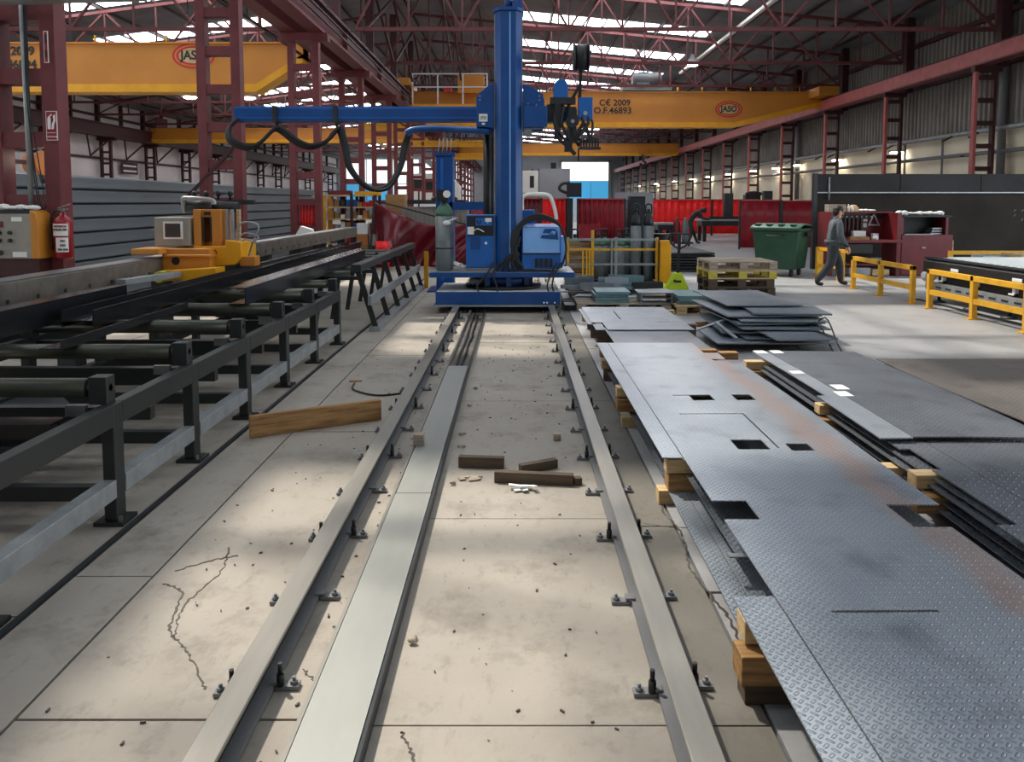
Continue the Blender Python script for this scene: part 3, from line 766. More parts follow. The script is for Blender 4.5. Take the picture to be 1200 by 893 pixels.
def wrap(z0, z1, a0, a1, nm, m):
    mb = MB()
    mb.grid(lambda u, v: (-5.3 + .1025*math.cos(a0 + (a1-a0)*u), 8.9 + .1025*math.sin(a0 + (a1-a0)*u), z0 + (z1-z0)*v), 10, 1)
    return mb.build(nm, m, t)
wrap(1.36, 1.50, -2.6, -.55, 'label_band', 'paper'); wrap(1.17, 1.34, -1.9, -.55, 'label_band', 'paper')
for k, (zz, tx) in enumerate(((1.47, 'EXTINTOR'), (1.43, 'POLVO ABC'), (1.30, 'USO'), (1.25, '6 KG'), (1.20, '27A 183B'))):
    text(tx, 'lettering', 'black' if k else 'signred', t, (-5.27 if k < 2 else -5.25, 8.795, zz), .03, bold=.001)
MB().cyl((-5.3, 8.9, 1.63), (-5.3, 8.9, 1.68), .025, 10).bar((-5.34, 8.88, 1.68), (-5.2, 8.88, 1.73), .025, .012).bar((-5.36, 8.88, 1.66), (-5.22, 8.88, 1.67), .025, .012).build('valve', 'steel', t)
tube('hose', 'rubber', t, smooth_path([(-5.33, 8.88, 1.67), (-5.4, 8.87, 1.62), (-5.42, 8.86, 1.5), (-5.41, 8.86, 1.2)], 5), .012, 8)
box('wall_hook', 'dark_steel', t, -5.38, -5.3, 8.96, 8.98, 1.55, 1.62)

def extsign(name, label, x0, x1, z0, z1, y, tilt=0):
    t = thing(name, label, 'sign', ((x0 + x1)/2, y, (z0 + z1)/2))
    box('sign_plate', 'paper', t, x0, x1, y - .008, y, z0, z1); box('red_field', 'signred', t, x0 + .008, x1 - .008, y - .011, y - .008, z0 + .008, z1 - .008)
    return t
t = extsign('extinguisher_sign', 'red and white extinguisher sign facing out from the first column', -5.475, -5.345, 2.47, 2.81, 8.95)
MB().box(-5.45, -5.415, 8.93, 8.94, 2.6, 2.72).ball((-5.432, 8.935, 2.72), (.02, .005, .03), 8, 5).bar((-5.435, 8.935, 2.74), (-5.40, 8.935, 2.77), .01, .012).build('pictogram', 'white', t)
MB().prism([(-5.405, 2.6), (-5.385, 2.6), (-5.375, 2.66), (-5.36, 2.7), (-5.365, 2.77), (-5.385, 2.75), (-5.38, 2.7), (-5.4, 2.66)], 'y', 8.93, 8.94).build('pictogram', 'white', t)
box('text_strip', 'white', t, -5.46, -5.36, 8.93, 8.94, 2.555, 2.56)
text('EXTINTOR', 'lettering', 'white', t, (-5.41, 8.938, 2.51), .026)
t = extsign('extinguisher_sign', 'faded dark sign high on the first column, seen edge on', -5.45, -5.40, 3.36, 3.72, 8.93)
MB().box(-5.44, -5.41, 8.915, 8.92, 3.58, 3.68).box(-5.44, -5.41, 8.915, 8.92, 3.42, 3.5).build('pictogram', 'red_dark', t)
# cables and pole hanging in the first column
t = thing('cable_drop', 'grey pole with black cables hanging inside the first column', 'cable', (-5.75, 8.95, 1.66))
tube('pole', 'galv', t, [(-5.72, 9.0, 1.66), (-5.74, 9.0, 4.4)], .03, 8)
for i, (a, b) in enumerate(((-5.66, -5.56), (-5.64, -5.5), (-5.63, -5.58))):
    tube('cable', 'rubber', t, smooth_path([(a, 8.92, 4.2), (a - .01, 8.92, 3.0), (b - .05, 8.92, 2.1), (b, 8.92, 1.68)], 5), .008, 6)
t = thing('hose_reel', 'small orange brown hose reel hung behind the control cabinet', 'reel', (-5.98, 9.6, 2.3))
MB().tube([(-6.25, 9.8, 2.25), (-6.08, 9.8, 2.25)], .13, 18).build('drum', 'copper', t); MB().tube([(-6.09, 9.8, 2.25), (-6.04, 9.8, 2.25)], .16, 18).build('flange', 'copper', t)
MB().bar((-6.14, 9.2, 2.25), (-6.14, 9.85, 2.25), .05, .05).build('bracket', 'red_dark', t); MB().tube([(-6.1, 9.8, 2.12), (-6.05, 9.8, 2.0)], .04, 8).build('outlet', 'black', t)
t = thing('work_lamp', 'small glaring lamp shining behind the first column', 'lamp', (-5.75, 9.5, 2.2))
tube('cord', 'black', t, [(-5.78, 9.5, 2.38), (-5.78, 9.3, 6.14)], .008, 5); MB().ball((-5.78, 9.5, 2.28), .045, 12, 8).build('bulb', 'lamp', t); MB().lathe([(.08, 0), (.05, .06), (.02, .08)], (-5.78, 9.5, 2.31), 12).build('shade', 'galv', t)

# ================================================================== CRANES
def girder(t, x0, x1, y, z0, z1, tx0, tx1, zt0, zt1, wd=.5):
    poly = [(x0, zt0), (tx0, z0), (tx1, z0), (x1, zt1), (x1, z1), (x0, z1)]
    MB().prism(poly, 'y', y, y + wd).build('web_plate', 'orange', t)
    for a, b, za, zb in ((x0, tx0, zt0, z0), (tx0, tx1, z0, z0), (tx1, x1, z0, zt1)):
        if b - a > .05: MB().add([(a, y - .1, za - .1), (b, y - .1, zb - .1), (b, y + wd + .1, zb - .1), (a, y + wd + .1, za - .1), (a, y - .1, za + .14), (b, y - .1, zb + .14), (b, y + wd + .1, zb + .14), (a, y + wd + .1, za + .14)],
            [(0,3,2,1),(4,5,6,7),(0,1,5,4),(1,2,6,5),(2,3,7,6),(3,0,4,7)]).build('bottom_flange', 'yellow', t)
    box('top_flange', 'orange', t, x0, x1, y - .08, y + wd + .08, z1, z1 + .05)
    box('trolley_rail', 'dark_steel', t, x0, x1, y + .2, y + .28, z1 + .05, z1 + .1)
def ring(t, cx, y, cz, rx, rz_, nm, m, d):
    k = 40
    poly = [(cx + rx*math.cos(2*pi*i/k), cz + rz_*math.sin(2*pi*i/k)) for i in range(k)]
    MB().prism(poly, 'y', y - d, y).build(nm, m, t)
def logo(t, cx, y, cz, s):
    ring(t, cx, y, cz, .70*s, .42*s, 'logo_ring', 'brightred', .006); ring(t, cx, y, cz, .63*s, .36*s, 'logo_field', 'orange', .009)
    ring(t, cx, y, cz, .57*s, .31*s, 'logo_ring', 'brightred', .012); ring(t, cx, y, cz, .49*s, .25*s, 'logo_field', 'wood_pale', .015)
    text('JASO', 'logo_letters', 'black', t, (cx, y - .018, cz), .40*s, sx=.95, bold=.012*s)
t = thing('overhead_crane', 'large orange crane girder in the side bay behind the first columns', 'crane', (-16, 23.5, 5))
girder(t, -26.3, -6.45, 23.5, 5.2, 6.55, -25.5, -7.9, 5.9, 6.1)
logo(t, -9.8, 23.49, 6.2, .92)
text('C\u20ac 2009', 'lettering', 'black', t, (-15.3, 23.48, 6.33), .36, bold=.008); text('O.F.46894', 'lettering', 'black', t, (-15.35, 23.48, 5.93), .36, bold=.008)
box('end_truck', 'orange', t, -6.6, -6.0, 22.3, 25.2, 7.26, 7.6)
box('end_bracket', 'orange', t, -6.7, -6.45, 23.4, 24.1, 6.1, 7.3)
for i in range(8): tube('walkway_post', 'yellow', t, [(-24 + 2.2*i, 23.9, 6.6), (-24 + 2.2*i, 23.9, 6.9)], .04, 6)
t = thing('overhead_crane', 'orange crane girder over the right half with hoist and platform', 'crane', (5, 37.5, 6))
girder(t, -5.2, 14.9, 37.5, 5.5, 7.08, -4.2, 10.7, 6.4, 6.5)
logo(t, 10.42, 37.49, 6.28, .95)
text('C\u20ac 2009', 'lettering', 'black', t, (4.85, 37.48, 6.58), .42, bold=.008); text('O.F.46893', 'lettering', 'black', t, (4.75, 37.48, 6.2), .44, bold=.008)
box('end_truck', 'orange', t, 14.3, 15.2, 36.2, 39.2, 6.78, 7.2); box('end_truck', 'orange', t, -5.75, -5.0, 36.2, 39.2, 7.25, 7.6)
tr = MB().box(5.2, 7.6, 37.4, 38.3, 7.18, 7.45).build('trolley', 'galv', t)
tube('drum', 'pipe', tr, [(5.7, 37.6, 7.75), (7.1, 37.6, 7.75)], .32, 14); MB().tube([(6.2, 37.35, 7.7), (6.2, 38.0, 7.7)], .38, 14).tube([(6.7, 37.35, 7.75), (6.7, 37.6, 7.75)], .22, 12).build('gearbox', 'teal_paint', tr)
box('platform', 'yellow', t, -4.95, -1.2, 36.6, 37.4, 6.2, 6.42)
for x in (-4.9, -3.7, -2.5, -1.35): box('railing_post', 'white', t, x - .03, x + .03, 36.62, 36.68, 6.42, 7.85)
for z in (7.2, 7.82): box('handrail', 'white', t, -4.95, -1.3, 36.62, 36.68, z, z + .05)
box('electric_cabinet', 'orange', t, -2.75, -1.5, 36.7, 37.0, 6.95, 7.8); box('control_box', 'brightred', t, -3.4, -3.05, 36.7, 36.9, 7.0, 7.25)
for i in range(6): tube('walkway_post', 'yellow', t, [(8 + 1.2*i, 37.9, 7.1), (8 + 1.2*i, 37.9, 7.4)], .04, 6)
t = thing('overhead_crane', 'distant orange crane girder low behind the side bay columns', 'crane', (-16, 55, 6))
girder(t, -26.2, -6.3, 55, 6.1, 7.0, -26, -6.5, 6.2, 6.2)
t = thing('overhead_crane', 'distant brown orange crane girder above the far bay door', 'crane', (5, 70, 6))
girder(t, -5.2, 14.9, 70, 6.1, 7.05, -5, 14.7, 6.2, 6.2)
MB().tube([(11.6, 69.6, 6.5), (11.6, 69.9, 6.5)], .45, 16).build('hook_block', 'orange', t); MB().tube(smooth_path([(11.6, 69.7, 6.1), (11.6, 69.7, 5.6), (11.85, 69.7, 5.35), (11.6, 69.7, 5.1), (11.35, 69.7, 5.3)], 4), .1, 8).build('hook', 'dark_steel', t)
t = thing('gantry_frame', 'three yellow monorail beams stacked one above another behind the boom', 'gantry', (-4, 45, 5))
for z, x0 in ((6.0, -9.0), (5.0, -6.6), (4.25, -4.6)): MB().box(x0, -.6, 45, 45.1, z, z + .3).box(x0, -.6, 44.9, 45.2, z, z + .06).box(x0, -.6, 44.9, 45.2, z + .3, z + .36).build('beam', 'rail_yellow', t)
for x in (-4.4, -.8): box('post', 'red', t, x - .12, x + .12, 45.1, 45.3, 0, 6.4)
bar('brace', 'wood_pale', t, (-8.3, 44.8, 5.3), (-6.0, 44.8, 4.35), .12, .12)
for i, (x, y, z, lab) in enumerate(((7.7, 33.5, 7.7, 'white pendant lamp hanging below the right skylights'), (-11, 26, 5.3, 'pendant lamp glowing under the large side bay crane'),
        (-8.6, 31, 8.2, 'pair of bright pendant lamps above the cable boom'), (-9.7, 28, 5.55, 'pendant lamp glowing between the second and third columns'))):
    t = thing('pendant_lamp', lab, 'lamp', (x, y, z))
    MB().lathe([(.32, 0), (.3, .1), (.1, .3), (.06, .45)], (x, y, z), 14).build('shade', 'galv', t); MB().ball((x, y, z + .02), (.24, .24, .1), 12, 6).build('bulb', 'lamp', t)
    tube('cord', 'black', t, [(x, y, z + .4), (x, y, rz(x))], .015, 5)
# ================================================================== COLUMN-AND-BOOM WELDING MANIPULATOR
t = thing('welding_manipulator', 'tall blue column and boom welding manipulator on the floor rails', 'machine', (-.2, 12.6, 0))
B = 'blue'
cg = MB().box(-1.26, .71, 11.9, 13.2, .135, .34).build('carriage', B, t, bev=.012)
MB().box(-1.3, .6, 11.86, 13.2, .108, .135).build('carriage_lip', 'galv', cg)
box('deck_plate', 'white', cg, -1.24, .69, 11.92, 13.18, .34, .347)
for x in (-1.1, .55): 
    for y in (12.1, 12.9): tube('wheel', 'dark_steel', cg, [(x - .05 if x < 0 else x - .03, y, .21), (x + .05, y, .21)], .078, 14)
for x in (.45, .5, .62): tube('rivet', 'white', cg, [(x, 11.9, .17), (x, 11.885, .17)], .015, 6)
MB().lathe([(.62, 0), (.63, .02), (.63, .05), (.3, .06)], (-.2, 12.6, .347), 32).build('slew_ring', 'black', t)
MB().lathe([(.4, 0), (.42, .05), (.42, .16)], (-.2, 12.6, .40), 24).build('slew_base', B, t)
for i in range(8):
    a = i * pi / 4 + .2
    box('slew_gusset', B, t, -.2 + .46*math.cos(a) - .04, -.2 + .46*math.cos(a) + .04, 12.6 + .46*math.sin(a) - .04, 12.6 + .46*math.sin(a) + .04, .40, .56)
tube('slew_motor', 'galv', t, [(-.75, 12.35, .46), (-.5, 12.35, .46)], .06, 10)
pl = box('platform', B, t, -1.36, .94, 11.95, 13.1, .56, .64, bev=.008)
box('platform_top', 'galv', pl, -1.34, .92, 11.97, 13.08, .64, .645)
# column: eight-sided box with flutes
cx, cy = -.11, 12.22
MB().prism([(cx - .21, cy - .08), (cx - .12, cy - .2), (cx + .12, cy - .2), (cx + .21, cy - .08), (cx + .21, cy + .2), (cx - .21, cy + .2)], 'z', .645, 4.72).build('column', B, t, bev=.006)
box('column_guide', 'blue_light', t, cx + .015, cx + .035, cy - .207, cy - .2, .7, 4.7)
box('column_guide', 'steel', t, cx + .2, cx + .225, cy - .06, cy + .1, .7, 4.7); box('column_guide', 'steel', t, cx - .225, cx - .2, cy - .06, cy + .1, .7, 4.7)
MB().prism([(cx - .24, cy - .1), (cx - .14, cy - .24), (cx + .14, cy - .24), (cx + .24, cy - .1), (cx + .24, cy + .24), (cx - .24, cy + .24)], 'z', 4.72, 4.77).build('column_cap', B, t)
MB().cyl((cx + .0, cy, 4.77), (cx + .0, cy, 5.1), .06, 10).box(cx + .07, cx + .22, cy - .1, cy + .1, 4.77, 4.9).build('lift_motor', B, t)
# boom with joints
bm_ = MB().box(-4.58, 1.0, 12.46, 12.72, 3.06, 3.27).build('boom', B, t, bev=.006)
box('boom_top_rail', 'blue_mid', bm_, -4.58, .9, 12.5, 12.68, 3.27, 3.305); box('boom_groove', 'blue_mid', bm_, -4.57, 1.0, 12.45, 12.46, 3.11, 3.13)
for x in (-3.9, -2.92):
    MB().box(x - .035, x + .035, 12.43, 12.75, 3.04, 3.31).build('boom_clamp', 'dark_steel', bm_)
    MB().bar((x, 12.55, 3.04), (x, 12.55, 2.94), .04, .06).build('hose_hanger', 'black', bm_)
# boom saddle plates either side of the column
MB().prism([(-.62, 2.95), (-.34, 2.92), (-.34, 3.62), (-.38, 3.62), (-.58, 3.46), (-.62, 3.40)], 'y', 12.12, 12.44).build('saddle_plate', B, t, bev=.006)
MB().prism([(.12, 2.92), (.46, 2.92), (.46, 3.36), (.42, 3.46), (.2, 3.6), (.12, 3.6)], 'y', 12.12, 12.44).build('saddle_plate', B, t, bev=.006)
MB().box(.13, .5, 12.06, 12.12, 2.93, 3.26).build('saddle_cover', 'blue', t, bev=.006)
MB().box(-.6, .45, 12.44, 12.8, 2.9, 3.5).build('saddle_box', B, t)
for x, z in ((-.56, 3.42), (-.56, 3.36), (.38, 3.42), (.38, 3.36), (.2, 3.3), (.33, 3.28)): tube('bolt', 'steel', t, [(x, 12.12, z), (x, 12.105, z)], .014, 8)
np_ = box('name_plate', 'white', t, -.575, -.44, 12.1, 12.12, 3.02, 3.14); text('|O|', 'lettering', 'black', np_, (-.505, 12.096, 3.08), .07)
box('name_plate', 'white', t, -.53, -.48, 12.1, 12.12, 2.97, 3.0)
MB().cyl((.2, 12.15, 2.86), (.2, 12.3, 2.86), .07, 12).cyl((.08, 12.15, 2.84), (.08, 12.3, 2.84), .05, 12).build('guide_roller', 'steel', t)
# hose tray below the boom
MB().add([], []).tube(smooth_path([(-1.74, 12.2, 2.84), (-1.62, 12.2, 2.90), (-1.3, 12.2, 2.92), (-.9, 12.2, 2.9), (-.40, 12.2, 2.88)], 5), .055, 8).build('hose_tray', 'blue', t)
# telescopic screw at the rear
MB().tube([(-.47, 12.85, .645), (-.47, 12.85, 2.95)], .07, 12).tube([(-.39, 12.9, .645), (-.39, 12.9, 2.95)], .03, 8).build('lift_cylinder', 'black', t)
# looped hoses hanging from the boom
hp = [(-4.53, 12.5, 3.08), (-4.66, 12.5, 2.95), (-4.62, 12.45, 2.76), (-4.38, 12.45, 2.64), (-4.17, 12.45, 2.69), (-3.92, 12.45, 2.92), (-3.8, 12.45, 2.92), (-3.55, 12.45, 2.73), (-3.32, 12.45, 2.65), (-3.07, 12.45, 2.73),
      (-2.9, 12.45, 2.92), (-2.83, 12.45, 2.9), (-2.77, 12.45, 2.67), (-2.69, 12.45, 2.33), (-2.46, 12.45, 2.05), (-2.26, 12.45, 1.97), (-2.05, 12.45, 2.05), (-1.87, 12.45, 2.33), (-1.79, 12.45, 2.67), (-1.70, 12.3, 2.86)]
for i in range(3):
    q = [(x + (i - 1)*.035, y - .03*i, z + (i - 1)*.022 - (.05 if i == 2 and 12 < k < 17 else 0)) for k, (x, y, z) in enumerate(hp)]
    tube('hose', 'rubber', t, smooth_path(q, 5), .031, 8)
# welding head
MB().box(.5, .78, 12.2, 12.5, 3.02, 3.3).build('head_slide', 'dark_steel', t)
MB().prism([(.61, 3.40), (.83, 3.40), (.83, 3.58)] + [(.72 + .11*math.cos(pi*j/10), 3.58 + .11*math.sin(pi*j/10)) for j in range(1, 10)] + [(.61, 3.58)], 'y', 12.15, 12.4).build('slide_motor', 'blue_mid', t, bev=.005)
MB().box(.55, .95, 12.12, 12.25, 3.3, 3.4).build('cross_slide', 'dark_steel', t)
MB().box(1.0, 1.22, 12.1, 12.3, 3.05, 3.4).build('wire_feeder', 'blue_mid', t, bev=.006)
MB().cyl((1.1, 12.08, 3.15), (1.1, 12.1, 3.15), .035, 12).build('feed_roll', 'galv', t)
bar('spool_arm', 'black', t, (1.02, 12.25, 3.3), (1.04, 12.25, 3.95), .05, .06); bar('spool_arm', 'black', t, (.8, 12.25, 3.2), (1.03, 12.25, 3.62), .05, .05)
sp_ = MB().tube([(.935, 12.2, 4.03), (1.145, 12.2, 4.03)], .2, 20).build('wire_spool', 'black', t)
MB().tube([(.915, 12.2, 4.03), (.935, 12.2, 4.03)], .225, 20).tube([(1.145, 12.2, 4.03), (1.165, 12.2, 4.03)], .225, 20).build('spool_rim', 'dark_steel', sp_)
MB().box(.62, .72, 12.1, 12.25, 2.75, 3.3).box(.84, .96, 12.1, 12.25, 2.7, 3.25).build('torch_slide', 'black', t)
MB().cyl((.9, 12.06, 3.02), (.9, 12.2, 3.02), .1, 14).build('oscillator', 'dark_steel', t); MB().cyl((.9, 12.04, 3.02), (.9, 12.06, 3.02), .03, 12).build('dial', 'galv', t)
for i in range(9):
    a = [(.62 + .07*i, 12.12 + rnd.uniform(-.05, .1), 3.25 - rnd.uniform(0, .2)), (.58 + .075*i + rnd.uniform(-.05, .05), 12.1, 3.0), (.72 + .05*i + rnd.uniform(-.08, .08), 12.1, 2.78), (.8 + .035*i, 12.14, 2.6 + rnd.uniform(0, .15))]
    tube('cable', 'rubber', t, smooth_path(a, 4), .018 + rnd.uniform(0, .012), 6)
MB().box(.78, .9, 12.08, 12.22, 2.55, 2.72).bar((.75, 12.12, 2.72), (.95, 12.12, 2.5), .06, .06).bar((1.08, 12.12, 3.0), (1.2, 12.12, 2.72), .05, .05).build('torch', 'black', t)
MB().tube([(1.0, 12.12, 2.6), (1.0, 12.12, 2.4)], .014, 6).build('torch_tip', 'black', t)
mb = MB()
for i in range(7): mb.box(1.02 + .045*i, 1.05 + .045*i, 12.08, 12.14, 2.62, 2.76)
mb.box(1.0, 1.35, 12.08, 12.16, 2.58, 2.62).box(1.0, 1.35, 12.08, 12.16, 2.69, 2.705).build('cooling_fins', 'dark_steel', t)
# power supplies standing on the platform
c1 = MB().box(-.79, -.33, 12.1, 12.6, .70, 1.55).build('control_unit', 'blue_mid', t, bev=.015)
box('front_panel', 'black', c1, -.77, -.35, 12.085, 12.1, 1.22, 1.53); box('display', 'blue_mid', c1, -.63, -.37, 12.075, 12.085, 1.38, 1.50)
text('U', 'lettering', 'black', c1, (-.58, 12.073, 1.43), .09, bold=.004); text('8', 'lettering', 'white', c1, (-.44, 12.073, 1.43), .05)
box('paper_label', 'white', c1, -.48, -.38, 12.07, 12.078, 1.44, 1.5); box('socket_box', 'white', c1, -.76, -.66, 12.05, 12.085, 1.24, 1.36)
tube('lead', 'white', c1, smooth_path([(-.68, 12.06, 1.28), (-.6, 12.03, 1.33), (-.5, 12.05, 1.28)], 4), .008, 6)
box('vent_grille', 'blue', c1, -.71, -.56, 12.09, 12.1, 1.0, 1.2); tube('knob', 'white', c1, [(-.47, 12.1, 1.10), (-.47, 12.075, 1.10)], .022, 10)
box('foot_strip', 'steel', c1, -.79, -.33, 12.1, 12.6, .645, .70)
c2 = MB().prism([(12.0, .69), (12.0, .93), (12.04, 1.36), (12.5, 1.40), (12.7, 1.36), (12.7, .69)], 'x', .1, .72).build('welding_power_source', 'blue_mid', t, bev=.015)
MB().prism([(12.0 - .012, .95), (12.028, 1.35), (12.04, 1.35), (12.0, .95)], 'x', .12, .70).build('front_cover', 'blue_light', c2)
box('cover_edge', 'black', c2, .1, .72, 11.985, 12.0, .925, .945)
for i in range(4): box('vent_slot', 'black', c2, .31 + .075*i, .36 + .075*i, 11.985, 12.0, .72, .86)
em = MB().prism([(.40, 1.18), (.68, 1.16), (.66, 1.3), (.62, 1.33), (.46, 1.33)], 'y', 12.0, 12.012).build('emblem_field', 'blue', c2)
MB().box(.40, .6, 11.99, 12.0, 1.235, 1.26).prism([(.5, 1.25), (.62, 1.24), (.64, 1.29), (.58, 1.3), (.56, 1.27)], 'y', 11.99, 12.0).build('emblem', 'blue_light', c2)
box('side_panel', 'blue_light', c2, .72, .80, 12.1, 12.65, .75, 1.2, bev=.01)
box('junction_box', 'blue_mid', t, .02, .33, 12.8, 13.05, 1.25, 1.62, bev=.01)
for i in range(5):
    o = .02 * i
    tube('cable', 'rubber', t, smooth_path([(.12 - o, 12.0, .7), (.02 - o, 11.97, .95 + o), (.06 - o, 12.0, 1.3), (.25, 12.02, 1.46 + o), (.55, 12.0, 1.46 + o*.6), (.74, 11.96, 1.32), (.80, 11.94, 1.0), (.72, 11.93, .72)], 5), .018, 6)
for x0, x1 in ((.56, .5), (.62, .58), (-.45, -.6), (-.35, -.3)):
    tube('cable', 'rubber', t, smooth_path([(x0 + .1, 11.95, .8), (x0, 11.92, .62), (x1, 11.88, .45), (x1 + .02, 11.87, .35)], 5), .014, 6)
for i in range(4): tube('cable', 'rubber', t, smooth_path([(-.3 + .1*i, 11.98, .66), (-.2 + .05*i, 11.96, .8), (-.06 + .04*i, 11.97, .9 + .08*i), (0.07, 11.98, .75 + .15*i)], 4), .018, 6)
mb = MB()
for i in range(8): mb.ball((-.98 + .025*i + rnd.uniform(-.03, .03), 12.3 + rnd.uniform(-.1, .1), .68 + rnd.uniform(0, .08)), (.06, .05, .035), 8, 5)
tag(mb.build('rag', 'paper', None), 'white rags heaped on the blue platform beside the gas cylinder', 'rag')
def cylinder(name, label, loc, h, r, body, sh, cap=True, group=None, gauge=False):
    t = thing(name, label, 'gas cylinder', loc, group); x, y, z = loc
    MB().lathe([(r*.85, 0), (r, .02), (r, h*.80)], loc, 18).build('body', body, t)
    MB().lathe([(r, h*.80), (r*.97, h*.86), (r*.75, h*.93), (r*.35, h*.98), (r*.3, h)], loc, 18).build('shoulder', sh, t)
    MB().cyl((x, y, z + h), (x, y, z + h + .06), r*.28, 8).cyl((x - .02, y - .06, z + h + .04), (x + .02, y + .06, z + h + .04), .025, 8).build('valve', 'black', t)
    if cap: MB().tube(smooth_path([(x - r*.5, y, z + h*.97), (x - r*.55, y, z + h + .13), (x, y, z + h + .17), (x + r*.55, y, z + h + .13), (x + r*.5, y, z + h*.97)], 4), .018, 6).build('valve_guard', 'black', t)
    return t
t = cylinder('gas_cylinder', 'grey gas cylinder with a green shoulder standing on the blue platform', (-1.15, 12.3, .645), 1.1, .145, 'cyl_grey', 'cyl_green', cap=False)
MB().box(-1.26, -1.08, 12.2, 12.3, 1.76, 1.95).build('regulator', 'black', t); MB().cyl((-1.1, 12.19, 1.88), (-1.1, 12.22, 1.88), .06, 14).build('gauge', 'white', t)
MB().tube([(-1.15, 12.3, 1.0), (-1.15, 12.3, 1.02)], .149, 18).build('strap', 'black', t)
MB().ball((-1.1, 12.16, 1.42), (.07, .02, .04), 8, 5).bar((-1.1, 12.16, 1.44), (-.94, 12.16, 1.5), .02, .02).build('tag', 'tape', t)
# smaller rear mast
t = thing('welding_mast', 'short blue mast standing behind the gas cylinder', 'mast', (-1.4, 15.2, 0))
box('mast_column', B, t, -1.57, -1.22, 15.0, 15.35, 0, 2.66, bev=.02); box('mast_cap', B, t, -1.6, -1.19, 14.97, 15.38, 2.66, 2.72)
for i in range(4): tube('hook_bar', 'galv', t, [(-1.52 + .08*i, 15.1, 2.72), (-1.5 + .08*i, 15.1, 3.0)], .012, 6)
box('base_plate', B, t, -1.72, -1.07, 14.7, 15.6, 0, .03); box('guide', 'blue_mid', t, -1.47, -1.42, 14.985, 15.0, .2, 2.6)
box('carriage_beam', 'blue', t, -1.3, .1, 15.0, 15.12, 1.6, 1.75)

# ================================================================== TREAD PLATE STACKS
def plate(name, label, m, rects, z, th=.006, holes=(), cuts=(), zf=None, group=None, res=.18, parent=None, cat='steel plate'):
    """rects: union of (x0,x1,y0,y1); holes removed"""
    xs = set(); ys_ = set()
    for r in list(rects) + list(holes): xs |= {r[0], r[1]}; ys_ |= {r[2], r[3]}
    def fill(s):
        s = sorted(s); o = []
        for a, b in zip(s[:-1], s[1:]):
            n = max(1, int((b - a) / res + .5)); o += [a + (b - a) * i / n for i in range(n)]
        return o + [s[-1]]
    xs, ys_ = fill(xs), fill(ys_)
    def inside(x, y):
        return any(r[0] < x < r[1] and r[2] < y < r[3] for r in rects) and not any(r[0] < x < r[1] and r[2] < y < r[3] for r in holes)
    nx, ny = len(xs) - 1, len(ys_) - 1
    cell = {(i, j) for i in range(nx) for j in range(ny) if inside((xs[i]+xs[i+1])/2, (ys_[j]+ys_[j+1])/2)}
    zf = zf or (lambda x, y: 0)
    mb = MB(); idx = {}
    def V(i, j, top):
        k = (i, j, top)
        if k not in idx:
            idx[k] = len(mb.v); mb.v.append((xs[i], ys_[j], z + zf(xs[i], ys_[j]) + (th if top else 0)))
        return idx[k]
    for i, j in cell:
        mb.f.append((V(i,j,1), V(i+1,j,1), V(i+1,j+1,1), V(i,j+1,1))); mb.f.append((V(i,j,0), V(i,j+1,0), V(i+1,j+1,0), V(i+1,j,0)))
        for di, dj, a, b in ((-1,0,(i,j+1),(i,j)), (1,0,(i+1,j),(i+1,j+1)), (0,-1,(i,j),(i+1,j)), (0,1,(i+1,j+1),(i,j+1))):
            if (i+di, j+dj) not in cell: mb.f.append((V(*a,0), V(*b,0), V(*b,1), V(*a,1)))
    mb.sm = [False] * len(mb.f)
    o = mb.build(name, m, parent)
    # keep texture axes at the sheet's own corner
    if label: tag(o, label, cat, group)
    return o
BT = .292   # top of the upper bearers
sag = lambda x, y: .006 * math.sin((y - 1.7) * 2.1) * (x - .9) + .006
A = plate('tread_plate', 'large patterned steel plate with four rectangular cut-outs and a rusty stripe', 'plate_rust',
      [(.955, 1.82, 1.1, 7.75), (1.82, 1.95, 1.1, 7.25), (1.95, 2.04, 3.56, 6.75)], BT, zf=sag,
      holes=[(1.30, 1.46, 5.46, 5.62), (1.18, 1.30, 5.60, 5.62), (1.62, 1.76, 5.46, 5.62), (1.31, 1.50, 4.37, 4.55), (1.62, 1.755, 4.35, 4.48),
             (1.12, 1.55, 5.10, 5.115), (1.55, 1.563, 4.40, 5.115), (.955, 1.12, 3.38, 3.60), (1.78, 1.95, 3.30, 3.56), (1.12, 1.50, 2.585, 2.60), (1.82, 1.95, 6.9, 6.96)])
# rusty band centre is in the sheet's own x: keep the origin at the sheet's edge
for q, v in ((A, .955),):
    q.data.transform(Matrix.Translation((-v, 0, 0))); q.location = (v, 0, 0)
plate('tread_plate', 'narrow patterned strip along the left edge of the cut-out plate, far half', 'plate', [(.835, .949, 4.22, 7.75)], BT, zf=sag)
plate('tread_plate', 'narrow patterned strip beside the wooden bearers, nearest to the camera', 'plate', [(.80, .949, .9, 2.70)], BT, zf=sag)
plate('tread_plate', 'patterned plate lying flat with a slit at the far end of the pile', 'plate', [(1.07, 2.08, 8.72, 10.62), (.93, 1.07, 9.25, 10.62)], BT - .02, holes=[(1.32, 1.335, 9.5, 10.2), (1.75, 2.08, 9.28, 9.292)])
plate('tread_plate', 'darker patterned plate bridging the near and far piles', 'plate_dark', [(1.05, 2.0, 7.2, 8.95)], BT - .035)
